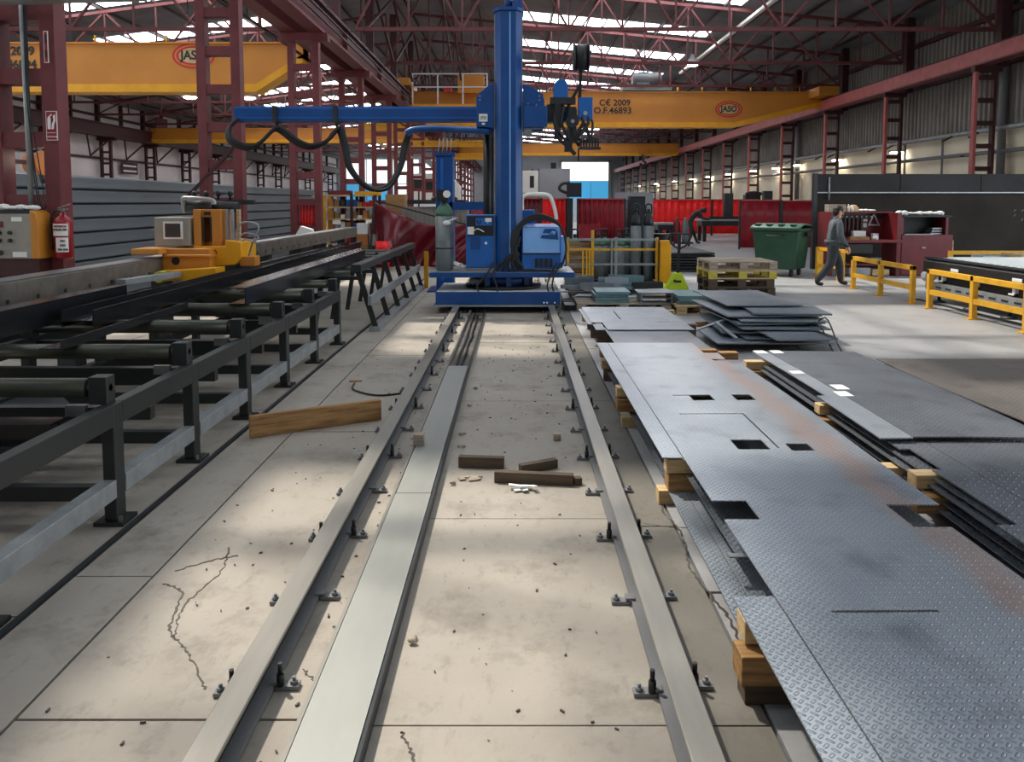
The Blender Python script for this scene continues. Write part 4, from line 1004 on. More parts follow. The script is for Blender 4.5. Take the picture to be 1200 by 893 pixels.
# middle and bottom layers
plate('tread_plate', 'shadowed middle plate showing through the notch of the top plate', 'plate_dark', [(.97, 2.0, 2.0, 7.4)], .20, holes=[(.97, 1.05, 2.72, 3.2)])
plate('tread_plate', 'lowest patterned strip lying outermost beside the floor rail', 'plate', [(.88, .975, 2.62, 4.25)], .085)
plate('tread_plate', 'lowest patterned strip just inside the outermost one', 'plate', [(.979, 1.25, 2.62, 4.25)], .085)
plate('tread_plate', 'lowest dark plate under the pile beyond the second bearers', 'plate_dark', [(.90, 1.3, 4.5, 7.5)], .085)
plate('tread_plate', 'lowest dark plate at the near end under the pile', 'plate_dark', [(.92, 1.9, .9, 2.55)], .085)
plate('tread_plate', 'dark sheet at ground level under the right edge of the pile', 'plate_flat', [(1.4, 2.0, 1.2, 7.3)], .09)
tag(box('flat_bar', 'galv', None, .93, 1.10, 3.20, 3.235, .2075, .2135), 'short pale flat bar across the gap below the notch', 'steel bar')
tag(box('flat_bar', 'plate_flat', None, .94, 1.05, 8.75, 9.27, .261, .27), 'short flat bar sticking out left under the far plate', 'steel bar')
tag(box('flat_bar', 'plate_flat', None, .88, .98, 9.16, 10.5, .261, .27), 'longer flat bar under the left edge of the far plate', 'steel bar')
# wooden bearers
def bearer(label, x0, x1, y, z, h, wd=.09, m='wood_pale', rz_=0):
    o = MB().box(0, x1 - x0, -wd/2, wd/2, 0, h).build('wooden_bearer', m, None, bev=.004); o.location = (x0, y, z); o.rotation_euler = (0, 0, rz_)
    tag(o, label, 'timber')
bearer('upper wooden bearer nearest the camera under the main plate pile', .80, 2.0, 2.60, .21, .08, .1)
bearer('thick lower wooden bearer nearest the camera under the main plate pile', .775, 2.0, 2.55, .092, .105, .11, 'wood')
bearer('dark wooden bearer on the floor under the nearest bearers', .80, 2.0, 2.58, 0, .084, .09, 'wood_dark')
bearer('upper wooden bearer at the corner of the left plate strip', .86, 2.0, 4.27, .21, .08, .09)
bearer('middle wooden bearer below the corner of the left plate strip', .875, 2.0, 4.30, .1, .1, .12, 'wood')
bearer('small square bearer end on the floor beside the rail crack', .83, 2.0, 4.34, 0, .084, .1)
bearer('upper wooden bearer halfway along the main plate pile', .80, 2.0, 5.95, .215, .075, .1, 'wood_pale')
bearer('stout wooden bearer halfway along the main plate pile', .80, 2.0, 5.93, .105, .1, .13, 'wood')
bearer('bearer end on the floor halfway along the main pile', .83, 2.0, 5.84, 0, .084, .09, 'wood_pale')
bearer('upper brown bearer at the far end of the main pile', .84, 2.0, 7.48, .215, .075, .1, 'wood')
bearer('lower pale bearer at the far end of the main pile', .85, 2.0, 7.42, .11, .09, .1, 'wood_pale')
bearer('floor bearer at the far end of the main pile', .87, 2.0, 7.38, 0, .1, .09, 'wood_dark')
bearer('dark bearer under the far flat plate', .92, 2.2, 9.2, .1, .16, .1, 'wood_dark'); bearer('pale bearer under the far edge of the far flat plate', .92, 2.2, 10.45, .1, .16, .1, 'wood_pale')
bearer('floor bearer below the far flat plate, front', 1.0, 2.2, 9.2, 0, .1, .1, 'wood_dark'); bearer('floor bearer below the far flat plate, back', 1.0, 2.2, 10.45, 0, .1, .1, 'wood_dark')
bearer('short wooden end poking out right of the main pile', 2.02, 2.2, 7.45, .2, .07, .1, 'wood')
# second pile
sg2 = lambda x, y: .008 + .008 * math.sin((y - 4.6) * 1.5) + .006 * math.sin(x * 3)
plate('tread_plate', 'broad dark patterned plate on top of the second pile', 'plate_dark', [(2.44, 3.30, 4.58, 7.3)], BT, zf=sg2, th=.008)
plate('tread_plate', 'narrow patterned strip along the left edge of the second pile', 'plate', [(2.3, 2.435, 5.55, 7.3), (2.235, 2.435, 4.56, 5.55)], BT, zf=sg2, th=.008)
plate('tread_plate', 'near plate of the second pile with a slit and notched edge', 'plate_dark', [(2.52, 3.28, 1.6, 4.60), (2.2, 2.515, 1.6, 3.38), (2.3, 2.515, 3.38, 4.60)], BT - .022, holes=[(2.27, 2.36, 4.1, 4.45), (2.85, 3.2, 4.02, 4.035), (3.2, 3.212, 3.7, 4.035)], th=.008)
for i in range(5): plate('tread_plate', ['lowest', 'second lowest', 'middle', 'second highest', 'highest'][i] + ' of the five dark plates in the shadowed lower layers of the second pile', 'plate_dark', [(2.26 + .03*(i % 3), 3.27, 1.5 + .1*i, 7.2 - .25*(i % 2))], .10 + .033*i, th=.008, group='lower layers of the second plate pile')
for i, (x, y) in enumerate(((2.32, 7.05), (2.42, 7.2), (2.36, 6.1), (2.42, 5.85), (2.46, 5.7), (2.33, 6.55))): pass
TP = [(2.315, 7.18, .07), (2.47, 7.18, .07), (2.325, 6.28, .05), (2.46, 5.72, .075), (2.40, 5.52, .07)]
TL = ['white tape patch at the far corner of the narrow strip', 'white tape patch at the far corner of the broad plate', 'white tape patch halfway along the left edge of the second pile', 'white tape patch on the seam of the second pile, on the broad plate', 'white tape patch beside the seam on the narrow strip']
for (x, y, s), lb in zip(TP, TL):
    z = BT + .008 + sg2(x + .04, y)
    tag(MB().add([(x, y, BT + .0095 + sg2(x, y)), (x + .1, y, BT + .0095 + sg2(x + .1, y)), (x + .1, y + s*2, BT + .0095 + sg2(x + .1, y + s*2)), (x, y + s*2, BT + .0095 + sg2(x, y + s*2))], [(0,1,2,3)]).build('tape_patch', 'tape', None, thick=.001), lb, 'tape')
for lb, x0, y, z, h, m in (('pale bearer end under the far corner of the second pile', 2.14, 7.0, .2, .075, 'wood_pale'), ('stout bearer end under the far corner of the second pile', 2.14, 6.95, .1, .095, 'wood'),
        ('pale bearer end midway along the second pile, upper one', 2.22, 5.5, .2, .07, 'wood_pale'), ('stout bearer end midway along the second pile, lower one', 2.16, 5.42, .085, .1, 'wood'),
        ('bearer end just right of the cut-out plate edge', 2.06, 4.45, .09, .09, 'wood_pale'), ('upper bearer end by the notch of the near second-pile plate', 2.2, 4.12, .18, .075, 'wood_pale'), ('lower bearer end by the notch of the near second-pile plate', 2.16, 4.02, .08, .09, 'wood')):
    bearer(lb, x0, 2.5 if z > .15 else 3.3, y, z, h - (.0 if z < .15 else 0), .1, m)
    if z < .15 and y != 4.45: pass
# third pile
for i, (lb, m) in enumerate((('lowest plate of the third pile', 'plate_dark'), ('middle plate of the third pile', 'plate_dark'), ('brownish patterned top plate of the third pile', 'plate_brown'))):
    plate('tread_plate', lb, m, [(3.52 - .02*i, 5.0, 3.4 + .1*i, 7.28 - .02*i)], .12 + .06*i, th=.008, zf=(lambda x, y: .012*math.sin(y*1.7)) if i == 2 else None)
for lb, y in (('long bearer under the far edge of the third pile', 7.12), ('bearer between the second and third piles, midway', 4.9)):
    bearer(lb, 3.2 if y > 6 else 3.44, 5.0, y, .0, .118, .1, 'wood_pale')
bearer('short pale block between the second and third piles', 3.05, 3.4, 7.42, .0, .2, .1, 'wood_pale')
# loose stack of smaller plates behind
rr = random.Random(5)
labs = ['bottom plate of the loose plate stack, longest to the near side', 'second lowest plate of the loose stack', 'third lowest plate of the loose stack', 'grey plate low in the loose stack sticking out toward the second pile',
        'plate in the lower middle of the loose stack', 'plate in the middle of the loose stack', 'plate just above the middle of the loose stack', 'upper plate of the loose stack turned a little', 'second highest plate of the loose stack, front half', 'topmost broad plate of the loose stack']
zz = .1
spec = [(2.35, 3.75, 8.75, 9.9, 0), (2.7, 3.8, 8.9, 10.6, 2), (2.55, 3.75, 9.1, 10.7, -3), (2.9, 3.55, 8.45, 9.9, 3), (2.75, 3.8, 9.0, 10.9, -2), (2.65, 3.75, 9.2, 10.8, 4), (2.8, 3.85, 9.15, 10.9, -3), (2.6, 3.8, 9.4, 11.0, 3), (3.0, 3.95, 9.35, 10.2, -4), (2.75, 3.75, 9.9, 11.6, 2)]
for i, (x0, x1, y0, y1, a) in enumerate(spec):
    o = plate('steel_plate', labs[i], 'plate_flat', [(x0, x1, y0, y1)], 0, th=.012 + .004*(i % 3)); cxx, cyy = (x0+x1)/2, (y0+y1)/2
    o.data.transform(Matrix.Translation((-cxx, -cyy, 0))); o.location = (cxx, cyy, zz); o.rotation_euler = (0, 0, math.radians(a)); zz += .016 + .012 + .004*(i % 3)
for i, (y, lb) in enumerate(((9.3, 'front wooden bearer under the loose plate stack'), (10.4, 'back wooden bearer under the loose plate stack'))): bearer(lb, 2.5, 3.7, y, 0, .099, .1, 'wood')
tag(bar('flat_bar', 'cut_steel', None, (2.2, 9.35, .15), (2.95, 9.75, .32), .05, .012), 'long bright bar leaning against the loose plate stack', 'steel bar')
tag(bar('flat_bar', 'cut_steel', None, (2.62, 8.9, .14), (2.5, 9.4, .26), .05, .012), 'short bright bar leaning on the left side of the loose stack', 'steel bar')
for i, (x, a) in enumerate(((3.62, .1), (3.72, .16))): tag(tube('wire_loop', 'dark_steel', None, smooth_path([(x, 8.5, .02), (x + .05, 8.8, .1), (x + .02, 9.1, .2 + a), (x - .08, 9.35, .12)], 5), .01, 5), ('inner' if i == 0 else 'outer') + ' springy wire loop at the near right corner of the loose stack', 'wire')
# ================================================================== PALLETS WITH CUT PARTS (behind the plates)
def pallet(name, label, x0, y0, z0, m='wood_old', lx=1.2, ly=.8, h=.144, group=None, side=None):
    t = thing(name, label, 'pallet', (x0 + lx/2, y0 + ly/2, z0), group)
    for i in range(5 if lx > 1 else 7):
        n = 5; yy = y0 + (ly - .13) * i / (n - 1)
        if i < n: box('deck_board', m, t, x0, x0 + lx, yy, yy + .13, z0 + h - .022, z0 + h)
    for i in range(3):
        xx = x0 + (lx - .145) * i / 2; box('cross_board', m, t, xx, xx + .145, y0, y0 + ly, z0 + h - .044, z0 + h - .022)
        for j in range(3):
            yy = y0 + (ly - .1) * j / 2; box('block', side or m, t, xx, xx + .145, yy, yy + .1, z0 + .022, z0 + h - .044)
    for j in range(3):
        yy = y0 + (ly - .1) * j / 2; box('bottom_board', m, t, x0, x0 + lx, yy, yy + .1, z0, z0 + .022)
    return t
pallet('pallet', 'wooden pallet of green grey parts nearest the manipulator', .98, 12.0, 0, 'wood_old', 1.5, .95)
pallet('pallet', 'wooden pallet of stacked blue grey parts left of the pallet truck', 2.0, 11.8, 0, 'wood_old', 1.15, .9) if False else None
pallet('pallet', 'wooden pallet at the front right of the cut parts', 2.52, 11.7, 0, 'wood_pale', .85, 1.1)
pallet('pallet', 'wooden pallet under the parts just behind the manipulator', 1.0, 13.4, 0, 'wood_old', 1.0, 1.0)
pallet('pallet', 'wooden pallet under the heap of offcuts before the cylinder cage', 2.02, 13.0, 0, 'wood_old', .75, 1.0)
def stackof(label, x0, x1, y0, y1, z0, n, th, m, name='cut_plate', grp=None):
    for i in range(n):
        d = rnd.uniform(-.02, .02)
        o = box(name, m, None, x0 + d, x1 + d, y0 - d, y1 - d, z0 + i*(th + .006), z0 + i*(th + .006) + th)
        tag(o, ['lowest', 'second', 'third', 'topmost'][3 if i == n - 1 else i] + ' ' + label, 'steel part', grp)
stackof('green grey steel strip in the neat stack beside the manipulator', 1.28, 1.82, 12.05, 12.7, .146, 4, .04, 'teal_paint', grp='neat stack of green grey strips')
stackof('blue grey steel strip in the sloping stack by the pallet truck', 2.58, 3.2, 11.85, 12.7, .146, 3, .04, 'teal_paint', grp='stack of blue grey strips by the pallet truck')
t = thing('steel_bracket', 'open box-shaped steel bracket standing between the two strip stacks', 'steel part', (2.2, 12.1, .146))
MB().box(2.0, 2.5, 12.0, 12.45, .146, .156).box(2.0, 2.02, 12.0, 12.45, .156, .30).box(2.48, 2.5, 12.0, 12.45, .156, .30).build('bracket_body', 'cut_steel', t); box('bracket_top', 'cut_steel', t, 1.96, 2.52, 12.0, 12.5, .30, .315); box('bracket_shelf', 'cut_steel', t, 2.02, 2.48, 12.0, 12.4, .22, .23)
plb = ['flat cut part lying at the left of the rear pallets', 'pale cut part with a notch on the rear left pallet', 'grey cut part leaning across the rear left pallet', 'cut part overhanging the middle of the rear pallets', 'dark cut part on the rear right pallet',
       'pale long strip on the rear right pallet', 'cut part at the back edge of the rear right pallet', 'folded cut part on top of the rear heap', 'thin pale strip near the yellow post', 'dark folded part just left of the pallet truck', 'light strip across the front left pallet', 'light strip behind the neat stack']
for i, lb in enumerate(plb):
    x = 1.2 + (i % 4) * .40 + rnd.uniform(-.1, .1); y = 13.4 + (i // 4) * .42 + rnd.uniform(-.1, .1); L = rnd.uniform(.4, .8); W = rnd.uniform(.12, .35)
    z = .146 + .016 * (i % 5)
    if i >= 9: x, y = (1.75, 1.98, 1.35)[i - 9], (14.1, 12.78, 12.85)[i - 9]
    mb = MB().box(-L/2, L/2, -W/2, W/2, 0, .014)
    if i in (7, 9, 2): mb.prism([(-W/2, .014), (-W/2, .12), (-W/2 + .012, .12), (-W/2 + .012, .014)], 'x', -L/2, L/2)
    o = mb.build('cut_part', ['cut_steel', 'galv', 'teal_paint', 'plate_flat', 'dark_steel'][i % 5], None); o.location = (x, y, z); o.rotation_euler = (rnd.uniform(-.02, .02), rnd.uniform(-.03, .03), rnd.uniform(-.3, .3))
    tag(o, lb, 'steel part')
more = ['U-shaped cut part standing at the far left of the rear pallets', 'wide flat cut part under the folded one', 'narrow grey bar lying diagonally over the rear heap', 'second narrow bar crossing the diagonal one', 'square plate with raised edge on the rear heap', 'pale square plate leaning on the heap edge', 'short channel piece on the right of the rear heap', 'thin dark strip along the front of the rear heap', 'stubby grey block on the rear heap', 'bright thin bar sticking out toward the manipulator']
for i, lb in enumerate(more):
    x = 1.15 + (i % 5) * .29; y = 13.3 + (i // 5) * .5 + rnd.uniform(-.1, .1); L = rnd.uniform(.35, .75); W_ = rnd.uniform(.08, .28); hh = .06 + .05 * (i % 3)
    z = .146 + .085 + .016 * (i % 3)
    mb = MB().box(-L/2, L/2, -W_/2, W_/2, 0, .012).box(-L/2, L/2, -W_/2, -W_/2 + .012, .012, hh)
    if i % 2 == 0: mb.box(-L/2, L/2, W_/2 - .012, W_/2, .012, hh)
    o = mb.build('cut_part', ['cut_steel', 'galv', 'plate_flat', 'teal_paint', 'dark_steel'][i % 5], None); o.location = (x, y, z); o.rotation_euler = (0, rnd.uniform(-.04, .04), rnd.uniform(-.5, .5))
    tag(o, lb, 'steel part')
for i in range(5):
    tag(MB().lathe([(.05, 0), (.055, .01), (.055, .1), (.03, .11)], (1.05 + .13*i, 15.1, 0), 10).build('steel_roller', 'dark_steel', None), 'small dark steel roller in the row before the yellow posts', 'roller', 'row of dark rollers before the cylinder cage')
for i in range(2): tag(MB().box(.80, .98, 12.2 + .5*i, 12.6 + .5*i, 0, .09).build('steel_block', 'dark_steel', None), ('front' if i == 0 else 'rear') + ' dark steel block on the floor right of the blue carriage', 'steel part')

# ================================================================== GAS CYLINDER CAGE
t = thing('cylinder_cage', 'yellow framed cage of gas cylinders behind the cut parts', 'cage', (2.1, 16.4, 0))
for x, w_ in ((1.10, .05), (1.62, .06), (2.12, .06), (3.0, .06)): box('post', 'rail_yellow' if x != 2.12 else 'galv', t, x, x + w_, 16.2, 16.26, 0, 1.0 if x != 1.62 else 1.15)
for x in (1.42, 1.5, 1.56): box('yellow_bar', 'rail_yellow', t, x, x + .035, 16.1, 16.14, 0, .72)
for z, m in ((.93, 'galv'), (.72, 'rail_yellow'), (.40, 'galv')): box('rail', m, t, 1.1, 3.05, 16.19, 16.23, z, z + .045)
box('gate_post', 'galv', t, 2.04, 2.08, 16.17, 16.23, .1, .98)
box('rear_panel', 'dark_steel', t, 1.1, 3.05, 17.2, 17.24, 0, .9); box('side_panel', 'dark_steel', t, 3.05, 3.08, 16.2, 17.2, .05, .9)
for i in range(9): box('plank', 'wood_old' if i % 2 else 'wood', t, 1.12, 1.6, 16.3, 16.34, .05 + .095*i, .125 + .095*i)
box('bottom_tray', 'dark_steel', t, 1.1, 3.05, 16.25, 17.2, 0, .04)
gl = ['leftmost green-topped gas cylinder in the cage, beside the planks', 'green-topped gas cylinder right of the tall yellow bar', 'green-topped gas cylinder left of the cage gate', 'green-topped gas cylinder just behind the cage gate', 'rightmost green-topped gas cylinder in the cage']
for i, (x, y) in enumerate(((1.3, 16.6), (1.82, 16.55), (1.98, 16.85), (2.28, 16.6), (2.48, 16.85))): cylinder('gas_cylinder', gl[i], (x, y, .04), .95, .13, 'cyl_grey', 'cyl_green')
for i, (x, lb) in enumerate(((2.63, 'left one of two tall grey gas cylinders on a stand'), (2.9, 'right one of two tall grey gas cylinders on a stand'))): cylinder('gas_cylinder', lb, (x, 16.55, .04), 1.5, .115, 'cyl_grey', 'black')
tag(box('yellow_post', 'yellow', None, 3.08, 3.30, 16.05, 16.25, 0, .94, bev=.01), 'thick yellow guard post at the corner of the cylinder cage', 'post')
t = thing('dark_bin', 'dark bucket on the corner of the cylinder cage', 'bucket', (3.15, 16.7, .93)); MB().lathe([(.15, 0), (.2, .12), (.21, .13)], (3.2, 16.7, .93), 14).build('bucket_body', 'dark_steel', t); box('bracket', 'dark_steel', t, 3.05, 3.3, 16.6, 16.8, .9, .93)

# ================================================================== PALLET TRUCK
t = thing('pallet_truck', 'lime green hand pallet truck with a black handle', 'pallet truck', (3.05, 14.3, 0))
MB().prism([(2.84, .10), (3.26, .10), (3.24, .17), (3.12, .43), (2.98, .43), (2.86, .17)], 'y', 14.15, 14.4).build('pump_housing', 'lime', t, bev=.015)
text('TRUCK', 'lettering', 'black', t, (3.05, 14.14, .27), .07, bold=.003) if False else MB().box(3.0, 3.1, 14.13, 14.15, .25, .29).ball((2.98, 14.14, .28), (.025, .01, .03), 8, 5).build('emblem', 'black', t)
for x in (2.84, 3.10): box('fork', 'lime', t, x, x + .16, 14.4, 15.5, .06, .12, bev=.008)
for x in (2.9, 3.2): tube('wheel', 'black', t, [(x - .03, 14.25, .085), (x + .03, 14.25, .085)], .085, 14)
for x in (2.9, 3.18): tube('fork_roller', 'black', t, [(x - .04, 15.4, .04), (x + .04, 15.4, .04)], .04, 10)
bar('drawbar', 'black', t, (3.05, 14.2, .4), (3.05, 14.1, 1.15), .05, .05)
MB().tube(smooth_path([(3.05, 14.12, .88), (2.90, 14.1, .98), (2.87, 14.09, 1.14), (2.95, 14.09, 1.16), (3.15, 14.09, 1.16), (3.23, 14.09, 1.14), (3.20, 14.1, .98), (3.05, 14.12, .88)], 4), .017, 6).build('handle_loop', 'black', t)
box('axle_frame', 'lime', t, 2.86, 3.24, 14.2, 14.45, .05, .10)

# stack of dark sheets on the floor
for i in range(7):
    o = box('dark_sheet', 'black' if i % 2 else 'dark_steel', None, 3.5, 5.0 + .03*(i % 2), 19.0 + .04*(i % 3), 21.5, .02 + .07*i, .065 + .07*i)
    tag(o, ['lowest', 'second', 'third', 'fourth', 'fifth', 'sixth', 'topmost'][i] + ' long dark sheet of the low stack behind the pallet truck', 'steel plate', 'low stack of dark sheets')

# pallets stacked
pl = ['lowest brown pallet of the stack beside the pallet truck', 'second pallet from the floor in the pallet stack', 'pallet with yellow painted blocks in the stack', 'pale grey pallet on top of the stack']
for i, (lb, m, s_, dx) in enumerate(zip(pl, ('wood_dark', 'wood_dark', 'wood_pale', 'wood_old'), (None, None, 'pallet_yellow', None), (.03, .0, -.01, .0))):
    pallet('pallet', lb, 3.6 + dx, 14.0 + dx, i * .165, m, 1.2 + .05*(i > 1), 1.0, .16, side=s_)

# ================================================================== GREEN WASTE BIN
t = thing('wheeled_bin', 'large green four-wheeled waste bin with a pale green lid', 'bin', (6.38, 18.2, 0))
a = []
def frus(x0, x1, y0, y1, z0, X0, X1, Y0, Y1, z1):
    return MB().add([(x0,y0,z0),(x1,y0,z0),(x1,y1,z0),(x0,y1,z0),(X0,Y0,z1),(X1,Y0,z1),(X1,Y1,z1),(X0,Y1,z1)], [(0,3,2,1),(4,5,6,7),(0,1,5,4),(1,2,6,5),(2,3,7,6),(3,0,4,7)])
RB = math.radians(-38)
frus(-.46, .46, -.38, .38, .17, -.55, .55, -.45, .45, 1.08).build('bin_body', 'green_bin', None, bev=.03).parent = t
b1 = MB().box(-.6, .6, -.5, .5, 1.08, 1.14).build('rim', 'green_bin', None, bev=.015); b1.parent = t
ld = MB()
ld.grid(lambda u, v: (-.58 + 1.16*u, -.5 + 1.0*v, 1.145 + .09*math.sin(pi*v)), 6, 8); ld.build('lid', 'green_bin_lid', None, thick=.025).parent = t
for i in range(4): MB().box(-.5 + .28*i, -.4 + .28*i, -.44, .44, 1.2, 1.235).build('lid_rib', 'green_bin', None).parent = t
for sx in (-1, 1):
    MB().tube([(sx*.58, -.05, 1.0), (sx*.66, -.05, 1.0)], .06, 12).build('lifting_trunnion', 'black', None).parent = t
    for sy in (-1, 1):
        q = MB().tube([(sx*.34 - .025, sy*.28, .09), (sx*.34 + .025, sy*.28, .09)], .09, 14).build('wheel', 'black', None); q.parent = t
        MB().box(sx*.34 - .04, sx*.34 + .04, sy*.28 - .03, sy*.28 + .03, .12, .19).build('caster_fork', 'dark_steel', None).parent = t
MB().tube(smooth_path([(-.2, -.47, .98), (-.14, -.52, .96), (.14, -.52, .96), (.2, -.47, .98)], 4), .018, 8).build('handle', 'black', None).parent = t
t.rotation_euler = (0, 0, RB)

# ================================================================== PARTITION, TOOL BENCH, LASER TABLE, RAILINGS
pt = struct(box('wall_front', 'partition', None, 7.85, 16.3, 19.8, 19.9, 0, 2.48)) if False else struct(box('trim_4', 'partition', None, 7.85, 16.4, 19.85, 19.93, 0, 2.0))
for i, (x0, x1) in enumerate(((7.85, 10.0), (10.02, 12.1), (12.12, 14.2), (14.22, 16.4))): box('upper_panel', 'partition_top', pt, x0, x1, 19.83, 19.92, 2.0, 2.48)
box('corner_post', 'dark_steel', pt, 7.76, 7.85, 19.8, 19.95, 0, 2.5); box('top_strip', 'galv', pt, 7.8, 16.4, 19.8, 19.83, 1.985, 2.015)
for x in (8.15,): tube('conduit', 'galv', pt, [(x, 19.8, 1.8), (x, 19.8, 2.4)], .025, 6)
for i in range(9): tube('scrape_mark', 'corr', pt, [(13.0 + .2*(i % 5), 19.845, 1.5 - .12*(i // 3)), (13.05 + .2*(i % 5), 19.845, 1.56 - .12*(i // 3))], .012, 5)
t = thing('tool_bench', 'dark red workbench with a tool board and shelf', 'workbench', (8.3, 18.2, 0))
b = 'bench_red'
box('worktop', b, t, 7.5, 9.1, 17.8, 18.6, .80, .86, bev=.006); box('back_board', b, t, 7.45, 9.1, 18.58, 18.64, .86, 1.5)
box('side_cheek', b, t, 7.42, 7.5, 17.9, 18.64, 0, 1.5); box('side_cheek', b, t, 9.0, 9.1, 17.9, 18.64, 0, 1.5)
box('tool_rail', 'black', t, 7.55, 8.95, 18.54, 18.58, 1.36, 1.44); box('lower_shelf', b, t, 7.5, 9.0, 18.0, 18.6, .25, .29); box('top_shelf', b, t, 7.45, 9.1, 18.35, 18.64, 1.49, 1.52)
box('drawer', 'black', t, 7.55, 8.4, 17.82, 17.85, .55, .76)
for i in range(9): MB().box(7.62 + .1*i, 7.65 + .1*i, 18.52, 18.56, 1.05 - .06*(i % 3), 1.36).build('hanging_tool', 'black', t)
for i in range(7): MB().ball((7.95 + .12*i, 18.52, 1.4), .02, 8, 5).build('tool_head', 'white', t)
t = thing('tool_locker', 'dark red cupboard with an open black bay, right of the workbench', 'cupboard', (9.7, 18.3, 0))
MB().box(9.14, 10.35, 17.95, 18.6, .02, .98).build('cupboard_body', b, t, bev=.008)
box('cupboard_back', b, t, 9.14, 10.35, 18.56, 18.6, .98, 1.42); box('side_panel', b, t, 10.2, 10.26, 18.0, 18.6, .98, 1.42); box('side_panel', b, t, 9.14, 9.2, 18.0, 18.6, .98, 1.42); box('top_shelf', 'dark_steel', t, 9.14, 10.35, 18.0, 18.6, 1.40, 1.43)
box('open_bay', 'black', t, 9.2, 10.2, 18.5, 18.555, .99, 1.40); box('door_edge', 'wood_pale', t, 10.35, 10.37, 17.95, 17.99, .3, .85); box('ledge', 'galv', t, 9.2, 9.9, 17.95, 18.0, .98, 1.0); box('door_handle', 'steel', t, 9.6, 9.7, 17.92, 17.95, .66, .69)
tag(box('cardboard_box', 'wood_old', None, 7.56, 7.98, 18.36, 18.6, 1.521, 1.70), 'brown cardboard box on top of the tool board', 'box')
tag(MB().box(8.0, 8.3, 18.38, 18.6, 1.521, 1.62).ball((8.2, 18.48, 1.62), (.12, .09, .07), 10, 6).build('sack', 'wood_pale', None), 'pale lumpy sack beside the cardboard box', 'sack')
for i, (x, lb) in enumerate(((8.04, 'taller pale bottle in front of the sack'), (8.14, 'shorter pale bottle in front of the sack'))): tag(MB().lathe([(.03, 0), (.03, .12 - .03*i), (.012, .15 - .03*i), (.012, .18 - .03*i)], (x, 18.37, 1.521), 10).build('bottle', 'paper', None), lb, 'bottle')
def rags(label, x0, x1, y, z, n=8, h=.06):
    mb = MB()
    for i in range(n): mb.ball((x0 + (x1 - x0)*(i + .5)/n, y + rnd.uniform(-.05, .05), z + h*.4), ((x1 - x0)/n*.8, .1, rnd.uniform(.4, 1)*h*.6), 8, 5)
    tag(mb.build('rag', 'white', None), label, 'rag')
rags('white papers heaped along the top of the cupboard', 9.2, 10.3, 18.3, 1.435, 9, .12)
rags('white cloth on the right end of the tool board', 8.4, 8.75, 18.5, 1.525, 4, .07)
tag(box('white_carton', 'white', None, 8.15, 8.45, 18.3, 18.42, .861, 1.06), 'white printed carton standing on the workbench', 'box')
tag(box('small_carton', 'white', None, 8.62, 8.76, 18.3, 18.4, .861, 1.0), 'small white box right of the printed carton', 'box')
tag(box('wooden_crate', 'wood', None, 7.95, 8.4, 18.0, 18.2, .861, .93), 'low brown crate of bits on the workbench edge', 'crate')
tag(MB().lathe([(.06, 0), (.065, .06), (.04, .09), (.05, .1)], (8.56, 18.05, .861), 12).build('jar', 'white', None), 'white jar at the end of the low brown crate', 'jar')
tag(MB().bar((8.72, 18.5, 1.46), (8.6, 18.5, 1.18), .02, .03).bar((8.72, 18.5, 1.46), (8.86, 18.5, 1.18), .02, .03).bar((8.62, 18.5, 1.2), (8.84, 18.5, 1.2), .02, .03).build('hanging_square', 'galv', None), 'pale triangular frame hanging at the end of the tool board', 'tool')
tag(box('paper_note', 'paper', None, 8.5, 8.6, 18.565, 18.579, 1.28, 1.34), 'upper small paper note pinned on the red tool board', 'note'); tag(box('paper_note', 'paper', None, 8.5, 8.59, 18.565, 18.579, 1.14, 1.24), 'lower small paper note pinned on the red tool board', 'note')
for i in range(3): tag(box('paper_tray', 'galv', None, 9.9 + .02*i, 10.17, 18.1, 18.4, .985 + .06*i, 1.02 + .06*i), 'flat pale tray in the short pile inside the open cupboard bay', 'tray', 'short pile of trays in the cupboard bay')
tag(box('parts_crate', 'galv', None, 7.9, 8.4, 17.9, 18.3, .02, .2, bev=.01), 'pale plastic crate on the floor under the workbench', 'crate'); tag(box('parts_crate', 'wood_pale', None, 8.45, 8.85, 17.9, 18.3, .02, .16, bev=.01), 'low pale crate on the floor right of the plastic crate', 'crate')
tag(box('storage_box', 'grey_box', None, 8.5, 8.75, 18.1, 18.4, .291, .42), 'grey box on the lower shelf of the workbench', 'box')
# laser cutting table
t = thing('cutting_table', 'long black and white plate cutting machine bed behind the railing', 'machine', (8.3, 11, 0))
MB().prism([(7.38, .5), (9.6, .5), (9.6, .74), (7.46, .74), (7.38, .70)], 'y', 6, 13.7).build('bed_side', 'black', t, bev=.01)
box('cutting_grid', 'laser_white', t, 7.6, 9.5, 6.1, 13.6, .74, .755)
for i in range(38): box('slat', 'laser_white', t, 7.62, 9.48, 6.3 + .19*i, 6.32 + .19*i, .755, .785)
box('edge_cover', 'dark_steel', t, 7.4, 7.58, 6, 13.7, .74, .765)
box('base_frame', 'partition', t, 7.5, 9.4, 6, 13.4, .24, .5); box('cable_tray', 'galv', t, 7.38, 7.5, 6, 13.6, .2, .33)
for i in range(24): box('tray_slot', 'dark_steel', t, 7.374, 7.381, 6.2 + .3*i, 6.36 + .3*i, .25, .28)
for i in range(8): MB().cyl((7.44, 6.6 + .95*i, .02), (7.44, 6.6 + .95*i, .2), .03, 8).lathe([(.12, 0), (.12, .02), (.04, .04)], (7.44, 6.6 + .95*i, 0), 12).build('levelling_foot', 'black', t)
for i in range(8): MB().box(7.44, 7.5, 6.5 + .95*i, 6.56 + .95*i, .36, .46).box(7.42, 7.5, 6.5 + .95*i, 6.62 + .95*i, .36, .385).build('clamp_lever', 'white', t)
